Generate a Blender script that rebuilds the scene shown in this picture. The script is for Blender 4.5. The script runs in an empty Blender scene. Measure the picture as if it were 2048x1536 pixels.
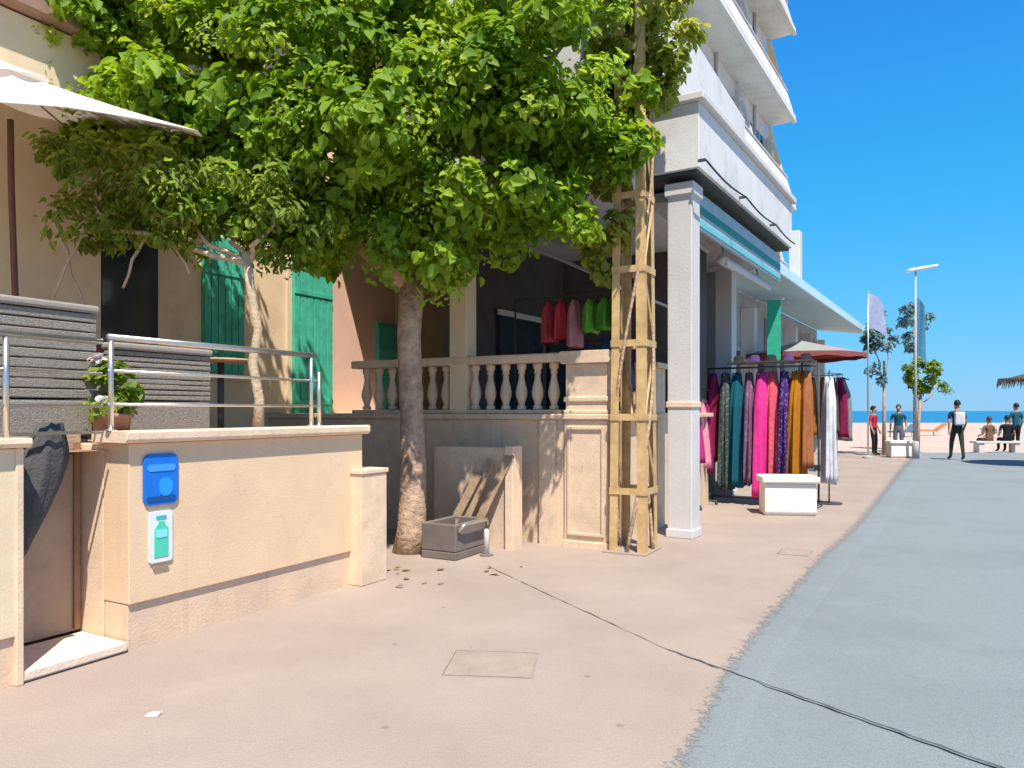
import bpy, bmesh, math, random
import numpy as np
from mathutils import Vector, Matrix

random.seed(11)
RNG = np.random.default_rng(7)
R = math.radians
sc = bpy.context.scene
C = sc.collection

# ------------------------------------------------------------------ camera
EYE = 1.5
cam_d = bpy.data.cameras.new('camera')
cam = bpy.data.objects.new('camera', cam_d)
C.objects.link(cam)
cam.location = (0, 0, EYE)
cam.rotation_euler = (R(90), 0, 0)
cam_d.sensor_width = 36
cam_d.lens = 1500 / 2048 * 36
cam_d.shift_y = 54 / 2048
cam_d.clip_start = 0.05
cam_d.clip_end = 40000
sc.camera = cam

# ------------------------------------------------------------------ sky, sun, exposure
SUN_EL, SUN_AZ = 61.5, 167.0          # azimuth clockwise from +Y (the view direction)
world = bpy.data.worlds.new('World')
sc.world = world
world.use_nodes = True
wn = world.node_tree
wn.nodes.clear()
w_out = wn.nodes.new('ShaderNodeOutputWorld')
w_bg = wn.nodes.new('ShaderNodeBackground')
w_sky = wn.nodes.new('ShaderNodeTexSky')
w_sky.sky_type = 'NISHITA'
w_sky.sun_disc = False
w_sky.sun_elevation = R(SUN_EL)
w_sky.sun_rotation = R(SUN_AZ)
w_sky.air_density = 1.0
w_sky.dust_density = 0.15
w_sky.ozone_density = 3.0
w_hs = wn.nodes.new('ShaderNodeHueSaturation')
w_hs.inputs['Hue'].default_value = 0.487
w_hs.inputs['Saturation'].default_value = 1.1
w_hs.inputs['Value'].default_value = 1.0
wn.links.new(w_sky.outputs[0], w_hs.inputs['Color'])
wn.links.new(w_hs.outputs[0], w_bg.inputs[0])
w_bg.inputs[1].default_value = 0.10
# the deep azure of this sky: the same gradient from horizon to zenith all the way round
w_tc = wn.nodes.new('ShaderNodeTexCoord')
w_sep = wn.nodes.new('ShaderNodeSeparateXYZ')
w_ramp = wn.nodes.new('ShaderNodeValToRGB')
wn.links.new(w_tc.outputs['Generated'], w_sep.inputs[0])
wn.links.new(w_sep.outputs[2], w_ramp.inputs[0])
els = w_ramp.color_ramp.elements
els[0].position, els[0].color = 0.0, (0.13, 0.45, 0.80, 1)
els[1].position, els[1].color = 1.0, (0.16, 0.22, 0.42, 1)
for p_, c_ in ((0.10, (0.07, 0.46, 0.86)), (0.24, (0.015, 0.39, 0.85)), (0.45, (0.01, 0.245, 0.77))):
    e_ = els.new(p_)
    e_.color = (*c_, 1)
w_bg2 = wn.nodes.new('ShaderNodeBackground')
w_bg2.inputs[1].default_value = 0.68
wn.links.new(w_ramp.outputs[0], w_bg2.inputs[0])
w_mix = wn.nodes.new('ShaderNodeMixShader')
w_mix.inputs[0].default_value = 0.85
wn.links.new(w_bg.outputs[0], w_mix.inputs[1])
wn.links.new(w_bg2.outputs[0], w_mix.inputs[2])
wn.links.new(w_mix.outputs[0], w_out.inputs[0])

sun_d = bpy.data.lights.new('sun', 'SUN')
sun_d.energy = 4.15
sun_d.angle = R(0.55)
sun_d.color = (1.0, 0.935, 0.84)
sun = bpy.data.objects.new('sun', sun_d)
C.objects.link(sun)
sdir = Vector((math.sin(R(SUN_AZ)) * math.cos(R(SUN_EL)), math.cos(R(SUN_AZ)) * math.cos(R(SUN_EL)), math.sin(R(SUN_EL))))
sun.rotation_euler = sdir.to_track_quat('Z', 'Y').to_euler()
sun.location = sdir * 50

sc.view_settings.view_transform = 'Standard'
sc.view_settings.look = 'None'
sc.view_settings.gamma = 1
sc.view_settings.exposure = 0.78
sc.view_settings.use_curve_mapping = False

# ------------------------------------------------------------------ materials
MATS = {}


def mat(name, col, rough=0.8, var=0.12, scale=6.0, bump=0.15, bscale=60.0, stain=None, metal=0.0, spec=0.3,
        stain_amt=0.0, stain_scale=0.8, trans=0.0, island=0.0, streak=0.0, streak_col=(0.22, 0.17, 0.13)):
    if name in MATS:
        return MATS[name]
    m = bpy.data.materials.new(name)
    m.use_nodes = True
    nt = m.node_tree
    b = nt.nodes['Principled BSDF']
    b.inputs['Roughness'].default_value = rough
    b.inputs['Metallic'].default_value = metal
    b.inputs['Specular IOR Level'].default_value = spec
    tc = nt.nodes.new('ShaderNodeTexCoord')
    geo = nt.nodes.new('ShaderNodeNewGeometry')
    n1 = nt.nodes.new('ShaderNodeTexNoise')
    n1.inputs['Scale'].default_value = scale
    n1.inputs['Detail'].default_value = 6
    n1.inputs['Roughness'].default_value = 0.6
    nt.links.new(geo.outputs['Position'], n1.inputs['Vector'])
    ramp = nt.nodes.new('ShaderNodeMapRange')
    ramp.inputs['From Min'].default_value = 0.3
    ramp.inputs['From Max'].default_value = 0.7
    ramp.inputs['To Min'].default_value = 1 - var
    ramp.inputs['To Max'].default_value = 1 + var
    nt.links.new(n1.outputs['Fac'], ramp.inputs['Value'])
    vm = nt.nodes.new('ShaderNodeVectorMath')
    vm.operation = 'SCALE'
    vm.inputs[0].default_value = col[:3]
    nt.links.new(ramp.outputs[0], vm.inputs['Scale'])
    last = vm.outputs[0]
    if stain is not None:
        n2 = nt.nodes.new('ShaderNodeTexNoise')
        n2.inputs['Scale'].default_value = stain_scale
        n2.inputs['Detail'].default_value = 8
        n2.inputs['Roughness'].default_value = 0.65
        nt.links.new(geo.outputs['Position'], n2.inputs['Vector'])
        mr = nt.nodes.new('ShaderNodeMapRange')
        mr.inputs['From Min'].default_value = 0.48
        mr.inputs['From Max'].default_value = 0.72
        mr.inputs['To Min'].default_value = 0
        mr.inputs['To Max'].default_value = stain_amt
        nt.links.new(n2.outputs['Fac'], mr.inputs['Value'])
        mx = nt.nodes.new('ShaderNodeMix')
        mx.data_type = 'RGBA'
        nt.links.new(mr.outputs[0], mx.inputs['Factor'])
        nt.links.new(last, mx.inputs[6])
        mx.inputs[7].default_value = (*stain, 1)
        last = mx.outputs[2]
    if streak:
        mp = nt.nodes.new('ShaderNodeMapping')
        mp.inputs['Scale'].default_value = (9, 9, 0.55)
        nt.links.new(geo.outputs['Position'], mp.inputs['Vector'])
        n3 = nt.nodes.new('ShaderNodeTexNoise')
        n3.inputs['Scale'].default_value = 1.0
        n3.inputs['Detail'].default_value = 7
        n3.inputs['Roughness'].default_value = 0.7
        nt.links.new(mp.outputs[0], n3.inputs['Vector'])
        m3 = nt.nodes.new('ShaderNodeMapRange')
        m3.inputs['From Min'].default_value = 0.56
        m3.inputs['From Max'].default_value = 0.80
        m3.inputs['To Max'].default_value = streak
        nt.links.new(n3.outputs['Fac'], m3.inputs['Value'])
        # hairline cracks
        vo = nt.nodes.new('ShaderNodeTexVoronoi')
        vo.feature = 'DISTANCE_TO_EDGE'
        vo.inputs['Scale'].default_value = 0.9
        nw = nt.nodes.new('ShaderNodeTexNoise')
        nw.inputs['Scale'].default_value = 5
        nw.inputs['Detail'].default_value = 6
        nt.links.new(geo.outputs['Position'], nw.inputs['Vector'])
        va = nt.nodes.new('ShaderNodeVectorMath')
        va.operation = 'MULTIPLY_ADD'
        va.inputs[1].default_value = (0.5, 0.5, 0.5)
        nt.links.new(nw.outputs['Color'], va.inputs[0])
        nt.links.new(geo.outputs['Position'], va.inputs[2])
        nt.links.new(va.outputs[0], vo.inputs['Vector'])
        m4 = nt.nodes.new('ShaderNodeMapRange')
        m4.inputs['From Min'].default_value = 0.0
        m4.inputs['From Max'].default_value = 0.006
        m4.inputs['To Min'].default_value = streak * 0.9
        m4.inputs['To Max'].default_value = 0.0
        nt.links.new(vo.outputs['Distance'], m4.inputs['Value'])
        mxx = nt.nodes.new('ShaderNodeMath')
        mxx.operation = 'MAXIMUM'
        nt.links.new(m3.outputs[0], mxx.inputs[0])
        nt.links.new(m4.outputs[0], mxx.inputs[1])
        mx3 = nt.nodes.new('ShaderNodeMix')
        mx3.data_type = 'RGBA'
        nt.links.new(mxx.outputs[0], mx3.inputs['Factor'])
        nt.links.new(last, mx3.inputs[6])
        mx3.inputs[7].default_value = (*streak_col, 1)
        last = mx3.outputs[2]
    if island:
        hs = nt.nodes.new('ShaderNodeHueSaturation')
        mi = nt.nodes.new('ShaderNodeMapRange')
        mi.inputs['To Min'].default_value = 1 - island
        mi.inputs['To Max'].default_value = 1 + island
        nt.links.new(geo.outputs['Random Per Island'], mi.inputs['Value'])
        nt.links.new(mi.outputs[0], hs.inputs['Value'])
        nt.links.new(last, hs.inputs['Color'])
        last = hs.outputs[0]
    nt.links.new(last, b.inputs['Base Color'])
    if bump:
        nb = nt.nodes.new('ShaderNodeTexNoise')
        nb.inputs['Scale'].default_value = bscale
        nb.inputs['Detail'].default_value = 5
        nt.links.new(geo.outputs['Position'], nb.inputs['Vector'])
        bp = nt.nodes.new('ShaderNodeBump')
        bp.inputs['Strength'].default_value = bump
        bp.inputs['Distance'].default_value = 0.02
        nt.links.new(nb.outputs['Fac'], bp.inputs['Height'])
        nt.links.new(bp.outputs[0], b.inputs['Normal'])
    if trans:
        tr = nt.nodes.new('ShaderNodeBsdfTranslucent')
        nt.links.new(last, tr.inputs['Color'])
        ms = nt.nodes.new('ShaderNodeMixShader')
        ms.inputs[0].default_value = trans
        out = nt.nodes['Material Output']
        nt.links.new(b.outputs[0], ms.inputs[1])
        nt.links.new(tr.outputs[0], ms.inputs[2])
        nt.links.new(ms.outputs[0], out.inputs['Surface'])
    MATS[name] = m
    return m


def leaf_mat(name, dark, light, trans=0.35, rough=0.45):
    m = bpy.data.materials.new(name)
    m.use_nodes = True
    nt = m.node_tree
    b = nt.nodes['Principled BSDF']
    b.inputs['Roughness'].default_value = rough
    b.inputs['Specular IOR Level'].default_value = 0.4
    geo = nt.nodes.new('ShaderNodeNewGeometry')
    cr = nt.nodes.new('ShaderNodeValToRGB')
    cr.color_ramp.elements[0].color = (*dark, 1)
    cr.color_ramp.elements[1].color = (*light, 1)
    at = nt.nodes.new('ShaderNodeAttribute')
    at.attribute_name = 'tone'
    ma = nt.nodes.new('ShaderNodeMath')
    ma.operation = 'MULTIPLY_ADD'
    ma.inputs[1].default_value = 0.5
    mb_ = nt.nodes.new('ShaderNodeMath')
    mb_.operation = 'MULTIPLY'
    mb_.inputs[1].default_value = 0.5
    nt.links.new(at.outputs['Fac'], mb_.inputs[0])
    nt.links.new(geo.outputs['Random Per Island'], ma.inputs[0])
    nt.links.new(mb_.outputs[0], ma.inputs[2])
    nt.links.new(ma.outputs[0], cr.inputs[0])
    nt.links.new(cr.outputs[0], b.inputs['Base Color'])
    tr = nt.nodes.new('ShaderNodeBsdfTranslucent')
    hs = nt.nodes.new('ShaderNodeHueSaturation')
    hs.inputs['Hue'].default_value = 0.485
    hs.inputs['Value'].default_value = 1.5
    nt.links.new(cr.outputs[0], hs.inputs['Color'])
    nt.links.new(hs.outputs[0], tr.inputs['Color'])
    ms = nt.nodes.new('ShaderNodeMixShader')
    ms.inputs[0].default_value = trans
    nt.links.new(b.outputs[0], ms.inputs[1])
    nt.links.new(tr.outputs[0], ms.inputs[2])
    nt.links.new(ms.outputs[0], nt.nodes['Material Output'].inputs['Surface'])
    return m


M_PEACH = mat('peach_plaster', (0.79, 0.565, 0.365), 0.85, 0.05, 3, 0.14, 90, (0.66, 0.46, 0.30), stain_amt=0.5, stain_scale=1.4, streak=0.30, streak_col=(0.42, 0.32, 0.24))
M_PLINTH = mat('sandy_plaster', (0.73, 0.53, 0.37), 0.9, 0.08, 5, 0.2, 70, (0.50, 0.38, 0.29), stain_amt=0.5, stain_scale=2.2, streak=0.3)
M_COPING = mat('cream_coping', (0.80, 0.60, 0.42), 0.8, 0.07, 8, 0.2, 80, (0.45, 0.36, 0.27), stain_amt=0.45, stain_scale=3, streak=0.25)
M_CREAM = mat('cream_plaster', (0.78, 0.63, 0.42), 0.85, 0.06, 4, 0.10, 80, (0.55, 0.45, 0.32), stain_amt=0.35, stain_scale=1.6)
M_STONE = mat('cream_cast_stone', (0.74, 0.55, 0.38), 0.85, 0.08, 7, 0.25, 70, (0.42, 0.33, 0.25), stain_amt=0.5, stain_scale=2.5, streak=0.4)
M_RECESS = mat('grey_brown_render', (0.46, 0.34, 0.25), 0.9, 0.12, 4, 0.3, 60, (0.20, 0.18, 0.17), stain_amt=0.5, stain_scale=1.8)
M_TERRA = mat('terracotta_tile', (0.42, 0.24, 0.16), 0.7, 0.15, 7, 0.15, 40)
M_HOUSE = mat('ochre_plaster', (0.84, 0.64, 0.42), 0.85, 0.08, 2.5, 0.25, 60, (0.45, 0.32, 0.2), stain_amt=0.4, stain_scale=1.2)
M_PINK = mat('salmon_plaster', (0.80, 0.52, 0.40), 0.85, 0.06, 2.5, 0.2, 60)
M_GREEN = mat('green_shutter_paint', (0.08, 0.52, 0.36), 0.5, 0.12, 9, 0.08, 40, (0.03, 0.17, 0.12), stain_amt=0.5, stain_scale=4)
M_TEAL = mat('turquoise_shutter_paint', (0.08, 0.48, 0.38), 0.5, 0.1, 9, 0.08, 40)
M_WHITE = mat('white_plaster', (0.70, 0.69, 0.66), 0.8, 0.05, 2, 0.15, 50, (0.38, 0.375, 0.36), stain_amt=0.5, stain_scale=1.1, streak=0.35, streak_col=(0.24, 0.23, 0.22))
M_WHITE2 = mat('off_white_plaster', (0.64, 0.61, 0.575), 0.8, 0.05, 2, 0.15, 50, (0.50, 0.48, 0.45), stain_amt=0.4, stain_scale=1.5, streak=0.22, streak_col=(0.3, 0.28, 0.26))
M_GREY = mat('grey_render', (0.42, 0.42, 0.42), 0.85, 0.08, 2, 0.2, 50)
M_PINKGREY = mat('pink_grey_shade', (0.50, 0.40, 0.40), 0.85, 0.08, 2, 0.2, 50)
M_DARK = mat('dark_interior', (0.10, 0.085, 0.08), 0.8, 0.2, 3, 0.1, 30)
M_BLACKLINE = mat('dark_metal_trim', (0.06, 0.065, 0.06), 0.6, 0.2, 8, 0.05, 50)
M_STEEL = mat('brushed_steel', (0.62, 0.60, 0.55), 0.32, 0.08, 12, 0.04, 90, metal=0.85)
M_TAN = mat('tan_painted_iron', (0.62, 0.42, 0.19), 0.6, 0.16, 9, 0.12, 60, (0.36, 0.20, 0.08), stain_amt=0.6, stain_scale=4)
M_BARK = mat('mulberry_bark', (0.50, 0.34, 0.23), 0.95, 0.3, 14, 0.9, 26, (0.22, 0.15, 0.11), stain_amt=0.6, stain_scale=6)
M_PALEBARK = mat('pale_bark', (0.55, 0.43, 0.29), 0.9, 0.2, 12, 0.6, 30)
M_WICKER = mat('dark_grey_wicker', (0.30, 0.275, 0.235), 0.7, 0.25, 60, 0.8, 130)
M_CUSH = mat('taupe_cushion', (0.34, 0.30, 0.26), 0.9, 0.08, 20, 0.3, 200)
M_WOOD = mat('weathered_wood', (0.40, 0.27, 0.17), 0.85, 0.22, 10, 0.4, 30)
M_BROWNWOOD = mat('brown_wood', (0.16, 0.075, 0.05), 0.6, 0.2, 10, 0.2, 30)
M_CANVAS = mat('white_canvas', (0.86, 0.81, 0.77), 0.9, 0.03, 4, 0.12, 140, trans=0.32)
M_GLASS = mat('dark_window_glass', (0.03, 0.045, 0.055), 0.08, 0.1, 2, 0, spec=0.8)
M_CONC = mat('light_concrete', (0.62, 0.57, 0.52), 0.9, 0.08, 6, 0.3, 60, (0.42, 0.38, 0.34), stain_amt=0.5, stain_scale=3)
M_GREYBOX = mat('grey_plastic', (0.19, 0.155, 0.135), 0.6, 0.15, 6, 0.1, 40)
M_SKIN = mat('skin', (0.42, 0.24, 0.16), 0.6, 0.05, 8, 0)


# ------------------------------------------------------------------ mesh helpers
class MB:
    def __init__(self):
        self.v, self.f = [], []

    def add(self, vs, fs):
        o = len(self.v)
        self.v += [tuple(p) for p in vs]
        self.f += [tuple(i + o for i in f) for f in fs]
        return self

    def box(self, x0, x1, y0, y1, z0, z1):
        return self.add([(x0, y0, z0), (x1, y0, z0), (x1, y1, z0), (x0, y1, z0), (x0, y0, z1), (x1, y0, z1), (x1, y1, z1), (x0, y1, z1)],
                        [(0, 3, 2, 1), (4, 5, 6, 7), (0, 1, 5, 4), (1, 2, 6, 5), (2, 3, 7, 6), (3, 0, 4, 7)])

    def prism_x(self, prof, x0, x1):          # closed (y,z) profile pushed along x
        n = len(prof)
        vs = [(x0, y, z) for y, z in prof] + [(x1, y, z) for y, z in prof]
        fs = [tuple(range(n)), tuple(range(2 * n - 1, n - 1, -1))]
        fs += [(i, i + n, (i + 1) % n + n, (i + 1) % n) for i in range(n)]
        return self.add(vs, fs)

    def prism_y(self, prof, y0, y1):          # closed (x,z) profile pushed along y
        n = len(prof)
        vs = [(x, y0, z) for x, z in prof] + [(x, y1, z) for x, z in prof]
        fs = [tuple(range(n)), tuple(range(2 * n - 1, n - 1, -1))]
        fs += [(i, i + n, (i + 1) % n + n, (i + 1) % n) for i in range(n)]
        return self.add(vs, fs)

    def prism_z(self, prof, z0, z1):
        n = len(prof)
        vs = [(x, y, z0) for x, y in prof] + [(x, y, z1) for x, y in prof]
        fs = [tuple(range(n - 1, -1, -1)), tuple(range(n, 2 * n))]
        fs += [(i, (i + 1) % n, (i + 1) % n + n, i + n) for i in range(n)]
        return self.add(vs, fs)

    def tube(self, pts, r, n=8):
        pts = [Vector(p) for p in pts]
        rs = r if isinstance(r, (list, tuple)) else [r] * len(pts)
        vs, fs = [], []
        up = Vector((0, 0, 1))
        prev = None
        for i, p in enumerate(pts):
            d = (pts[min(i + 1, len(pts) - 1)] - pts[max(i - 1, 0)]).normalized()
            a = prev if prev is not None else (Vector((1, 0, 0)) if abs(d.z) > 0.9 else up)
            u = (a - d * a.dot(d)).normalized()
            prev = u
            w = d.cross(u)
            for k in range(n):
                an = 2 * math.pi * k / n
                vs.append(p + (u * math.cos(an) + w * math.sin(an)) * rs[i])
        m = len(pts)
        for i in range(m - 1):
            for k in range(n):
                k2 = (k + 1) % n
                fs.append((i * n + k, i * n + k2, (i + 1) * n + k2, (i + 1) * n + k))
        fs.append(tuple(range(n - 1, -1, -1)))
        fs.append(tuple(range((m - 1) * n, m * n)))
        return self.add(vs, fs)

    def lathe(self, prof, c=(0, 0, 0), n=14):
        vs, fs = [], []
        for r, z in prof:
            for k in range(n):
                a = 2 * math.pi * k / n
                vs.append((c[0] + r * math.cos(a), c[1] + r * math.sin(a), c[2] + z))
        m = len(prof)
        for i in range(m - 1):
            for k in range(n):
                k2 = (k + 1) % n
                fs.append((i * n + k, i * n + k2, (i + 1) * n + k2, (i + 1) * n + k))
        fs.append(tuple(range(n - 1, -1, -1)))
        fs.append(tuple(range((m - 1) * n, m * n)))
        return self.add(vs, fs)

    def mesh(self, name, m, smooth=False):
        me = bpy.data.meshes.new(name)
        me.from_pydata([tuple(p) for p in self.v], [], self.f)
        if m:
            me.materials.append(m)
        if smooth:
            me.polygons.foreach_set('use_smooth', [True] * len(me.polygons))
        me.update()
        return me

    def build(self, name, m, parent=None, bevel=0.0, smooth=False, loc=None, rotz=0.0):
        o = bpy.data.objects.new(name, self.mesh(name, m, smooth))
        C.objects.link(o)
        if parent:
            o.parent = parent
        if loc is not None:
            o.location = loc
        if rotz:
            o.rotation_euler = (0, 0, rotz)
        if bevel:
            md = o.modifiers.new('bevel', 'BEVEL')
            md.width = bevel
            md.segments = 2
            md.limit_method = 'ANGLE'
        return o


def link_mesh(name, me, parent=None, loc=(0, 0, 0), rot=(0, 0, 0)):
    o = bpy.data.objects.new(name, me)
    C.objects.link(o)
    if parent:
        o.parent = parent
    o.location = loc
    o.rotation_euler = rot
    return o


def tag(o, label=None, cat=None, group=None, kind=None):
    if label:
        o['label'] = label
    if cat:
        o['category'] = cat
    if group:
        o['group'] = group
    if kind:
        o['kind'] = kind
    return o


class Frame:
    def __init__(s, ox, oy, ang):
        s.o, s.a = (ox, oy), ang
        s.c, s.s = math.cos(ang), math.sin(ang)

    def w(s, x, y, z=0.0):
        return (s.o[0] + s.c * x - s.s * y, s.o[1] + s.s * x + s.c * y, z)


S = Frame(-2.38, 4.66, math.atan2(0.875, 0.485))     # x along the street, y into the plots on the left
A = Frame(2.12, 8.70, math.atan2(0.85, 0.527))       # the shops' frontage, turned a little


def thing(name, label, cat, fr=None, x=0, y=0, z=0, group=None, turn=0.0):
    o = bpy.data.objects.new(name, None)
    o.empty_display_size = 0.2
    C.objects.link(o)
    if fr:
        o.location = fr.w(x, y, z)
        o.rotation_euler = (0, 0, fr.a + turn)
    else:
        o.location = (x, y, z)
        o.rotation_euler = (0, 0, turn)
    return tag(o, label, cat, group)


# ------------------------------------------------------------------ ground, road, sand, sea
def sheet(name, pts, z, m):
    me = bpy.data.meshes.new(name)
    me.from_pydata([(x, y, z) for x, y in pts], [], [tuple(range(len(pts)))])
    me.materials.append(m)
    o = bpy.data.objects.new(name, me)
    C.objects.link(o)
    o['kind'] = 'structure'
    return o


def paving_mat():
    m = mat('pink_beige_paving', (0.352, 0.280, 0.232), 0.85, 0.10, 0.9, 0.25, 55, (0.318, 0.245, 0.212), stain_amt=0.95, stain_scale=0.55, streak=0.16, streak_col=(0.22, 0.17, 0.145))
    nt = m.node_tree
    b = nt.nodes['Principled BSDF']
    src = b.inputs['Base Color'].links[0].from_socket
    geo = nt.nodes.new('ShaderNodeNewGeometry')
    n = nt.nodes.new('ShaderNodeTexNoise')
    n.inputs['Scale'].default_value = 130
    n.inputs['Detail'].default_value = 3
    nt.links.new(geo.outputs['Position'], n.inputs['Vector'])
    mr = nt.nodes.new('ShaderNodeMapRange')
    mr.inputs['From Min'].default_value = 0.3
    mr.inputs['From Max'].default_value = 0.7
    mr.inputs['To Min'].default_value = 0.88
    mr.inputs['To Max'].default_value = 1.10
    nt.links.new(n.outputs['Fac'], mr.inputs['Value'])
    vm = nt.nodes.new('ShaderNodeVectorMath')
    vm.operation = 'SCALE'
    nt.links.new(src, vm.inputs[0])
    nt.links.new(mr.outputs[0], vm.inputs['Scale'])
    # spots of old gum and drips
    vo = nt.nodes.new('ShaderNodeTexVoronoi')
    vo.inputs['Scale'].default_value = 2.6
    nt.links.new(geo.outputs['Position'], vo.inputs['Vector'])
    ms = nt.nodes.new('ShaderNodeMapRange')
    ms.inputs['From Min'].default_value = 0.035
    ms.inputs['From Max'].default_value = 0.06
    ms.inputs['To Min'].default_value = 0.72
    ms.inputs['To Max'].default_value = 1.0
    nt.links.new(vo.outputs['Distance'], ms.inputs['Value'])
    v2 = nt.nodes.new('ShaderNodeVectorMath')
    v2.operation = 'SCALE'
    nt.links.new(vm.outputs[0], v2.inputs[0])
    nt.links.new(ms.outputs[0], v2.inputs['Scale'])
    nt.links.new(v2.outputs[0], b.inputs['Base Color'])
    return m


M_PAVE = paving_mat()
M_ROAD = mat('pale_grey_asphalt', (0.226, 0.256, 0.264), 0.85, 0.20, 120, 0.5, 160, (0.185, 0.210, 0.220), stain_amt=0.8, stain_scale=0.6, streak=0.22, streak_col=(0.10, 0.115, 0.125))
M_SAND = mat('beach_sand', (0.50, 0.375, 0.30), 0.95, 0.10, 0.5, 0.3, 10)
EDGE = [(-1.6, -6), (-0.55, -2), (0.05, 1.2), (0.36, 2.2), (0.664, 3.15), (0.93, 3.70), (1.18, 4.26), (1.59, 5.02), (2.13, 5.95), (3.21, 7.81),
        (4.26, 9.45), (6.57, 13.4), (9.87, 19.1), (14.6, 27.1)]
sheet('ground', [(-3000, -300), (3000, -300), (3000, 97), (-3000, 97)], -0.03, M_SAND)
EDGE_OUT = []
for i_, p_ in enumerate(EDGE):
    d_ = (Vector(EDGE[min(i_ + 1, len(EDGE) - 1)]) - Vector(EDGE[max(i_ - 1, 0)])).normalized()
    w_ = (0.10 + 0.012 * p_[1]) * 1.3
    EDGE_OUT.append((p_[0] + d_.y * w_, p_[1] - d_.x * w_))
sheet('pavement', [(-30, -6)] + EDGE_OUT + [(10, 30), (-30, 60)], 0.0, M_PAVE)
sheet('road', [(60, -6)] + [(60, 27.1)] + EDGE[::-1], -0.006, M_ROAD)

M_SEA = bpy.data.materials.new('sea_water')
M_SEA.use_nodes = True
_b = M_SEA.node_tree.nodes['Principled BSDF']
_b.inputs['Base Color'].default_value = (0.01, 0.16, 0.30, 1)
_b.inputs['Roughness'].default_value = 0.35
_n = M_SEA.node_tree.nodes.new('ShaderNodeTexNoise')
_n.inputs['Scale'].default_value = 0.6
_g = M_SEA.node_tree.nodes.new('ShaderNodeNewGeometry')
_bp = M_SEA.node_tree.nodes.new('ShaderNodeBump')
_bp.inputs['Strength'].default_value = 0.6
_bp.inputs['Distance'].default_value = 0.5
M_SEA.node_tree.links.new(_g.outputs['Position'], _n.inputs['Vector'])
M_SEA.node_tree.links.new(_n.outputs['Fac'], _bp.inputs['Height'])
M_SEA.node_tree.links.new(_bp.outputs[0], _b.inputs['Normal'])
sheet('sea', [(-20000, 90), (20000, 90), (20000, 25000), (-20000, 25000)], -0.35, M_SEA)

# worn strip where the pavement runs out over the road: dust of one lies on the other
def worn_strip():
    pts = []
    for i in range(len(EDGE) - 1):
        a, b = Vector(EDGE[i]), Vector(EDGE[i + 1])
        k = max(2, int((b - a).length / 0.25))
        pts += [a.lerp(b, q / k) for q in range(k)]
    vs, fs, at = [], [], []
    for i, p in enumerate(pts):
        d = (pts[min(i + 1, len(pts) - 1)] - pts[max(i - 1, 0)]).normalized()
        nr = Vector((d.y, -d.x))
        w0 = 0.10 + 0.012 * p.y
        for t, wv, zz in ((0.0, -w0 * 1.1, 0.003), (0.5, 0.02, 0.003), (1.0, w0 * 1.2, 0.003), (1.0, w0 * 1.65, -0.0048)):
            q = p + nr * wv
            vs.append((q.x, q.y, zz))
            at.append(t)
    for i in range(len(pts) - 1):
        for c in (0, 1, 2):
            fs.append((4 * i + c, 4 * i + c + 1, 4 * i + c + 5, 4 * i + c + 4))
    m = M_ROAD.copy()
    m.name = 'worn_road_edge'
    nt = m.node_tree
    b = nt.nodes['Principled BSDF']
    an = nt.nodes.new('ShaderNodeAttribute')
    an.attribute_name = 'across'
    geo = nt.nodes.new('ShaderNodeNewGeometry')
    n = nt.nodes.new('ShaderNodeTexNoise')
    n.inputs['Scale'].default_value = 14
    n.inputs['Detail'].default_value = 14
    n.inputs['Roughness'].default_value = 0.9
    nt.links.new(geo.outputs['Position'], n.inputs['Vector'])
    ad = nt.nodes.new('ShaderNodeMath')
    ad.operation = 'MULTIPLY_ADD'
    ad.inputs[1].default_value = 2.2
    nt.links.new(n.outputs['Fac'], ad.inputs[0])
    nt.links.new(an.outputs['Fac'], ad.inputs[2])
    mr = nt.nodes.new('ShaderNodeMapRange')
    mr.inputs['From Min'].default_value = 1.58
    mr.inputs['From Max'].default_value = 1.66
    nt.links.new(ad.outputs[0], mr.inputs['Value'])
    nt.links.new(mr.outputs[0], b.inputs['Alpha'])
    o = MB().add(vs, fs).build('road_edge', m)
    ca = o.data.attributes.new('across', 'FLOAT', 'POINT')
    ca.data.foreach_set('value', at)
    o['kind'] = 'structure'


worn_strip()

# joint across road and pavement: a shallow sealed groove
def ribbon(name, pts, w, z, m):
    mb = MB()
    vs, fs = [], []
    for i, p in enumerate(pts):
        p = Vector(p)
        d = (Vector(pts[min(i + 1, len(pts) - 1)]) - Vector(pts[max(i - 1, 0)])).normalized()
        nrm = Vector((-d.y, d.x))
        ww = w[i] if isinstance(w, list) else w
        vs += [(p.x + nrm.x * ww, p.y + nrm.y * ww, z), (p.x - nrm.x * ww, p.y - nrm.y * ww, z)]
    for i in range(len(pts) - 1):
        fs.append((2 * i, 2 * i + 1, 2 * i + 3, 2 * i + 2))
    mb.add(vs, fs)
    return mb.build(name, m)


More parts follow.
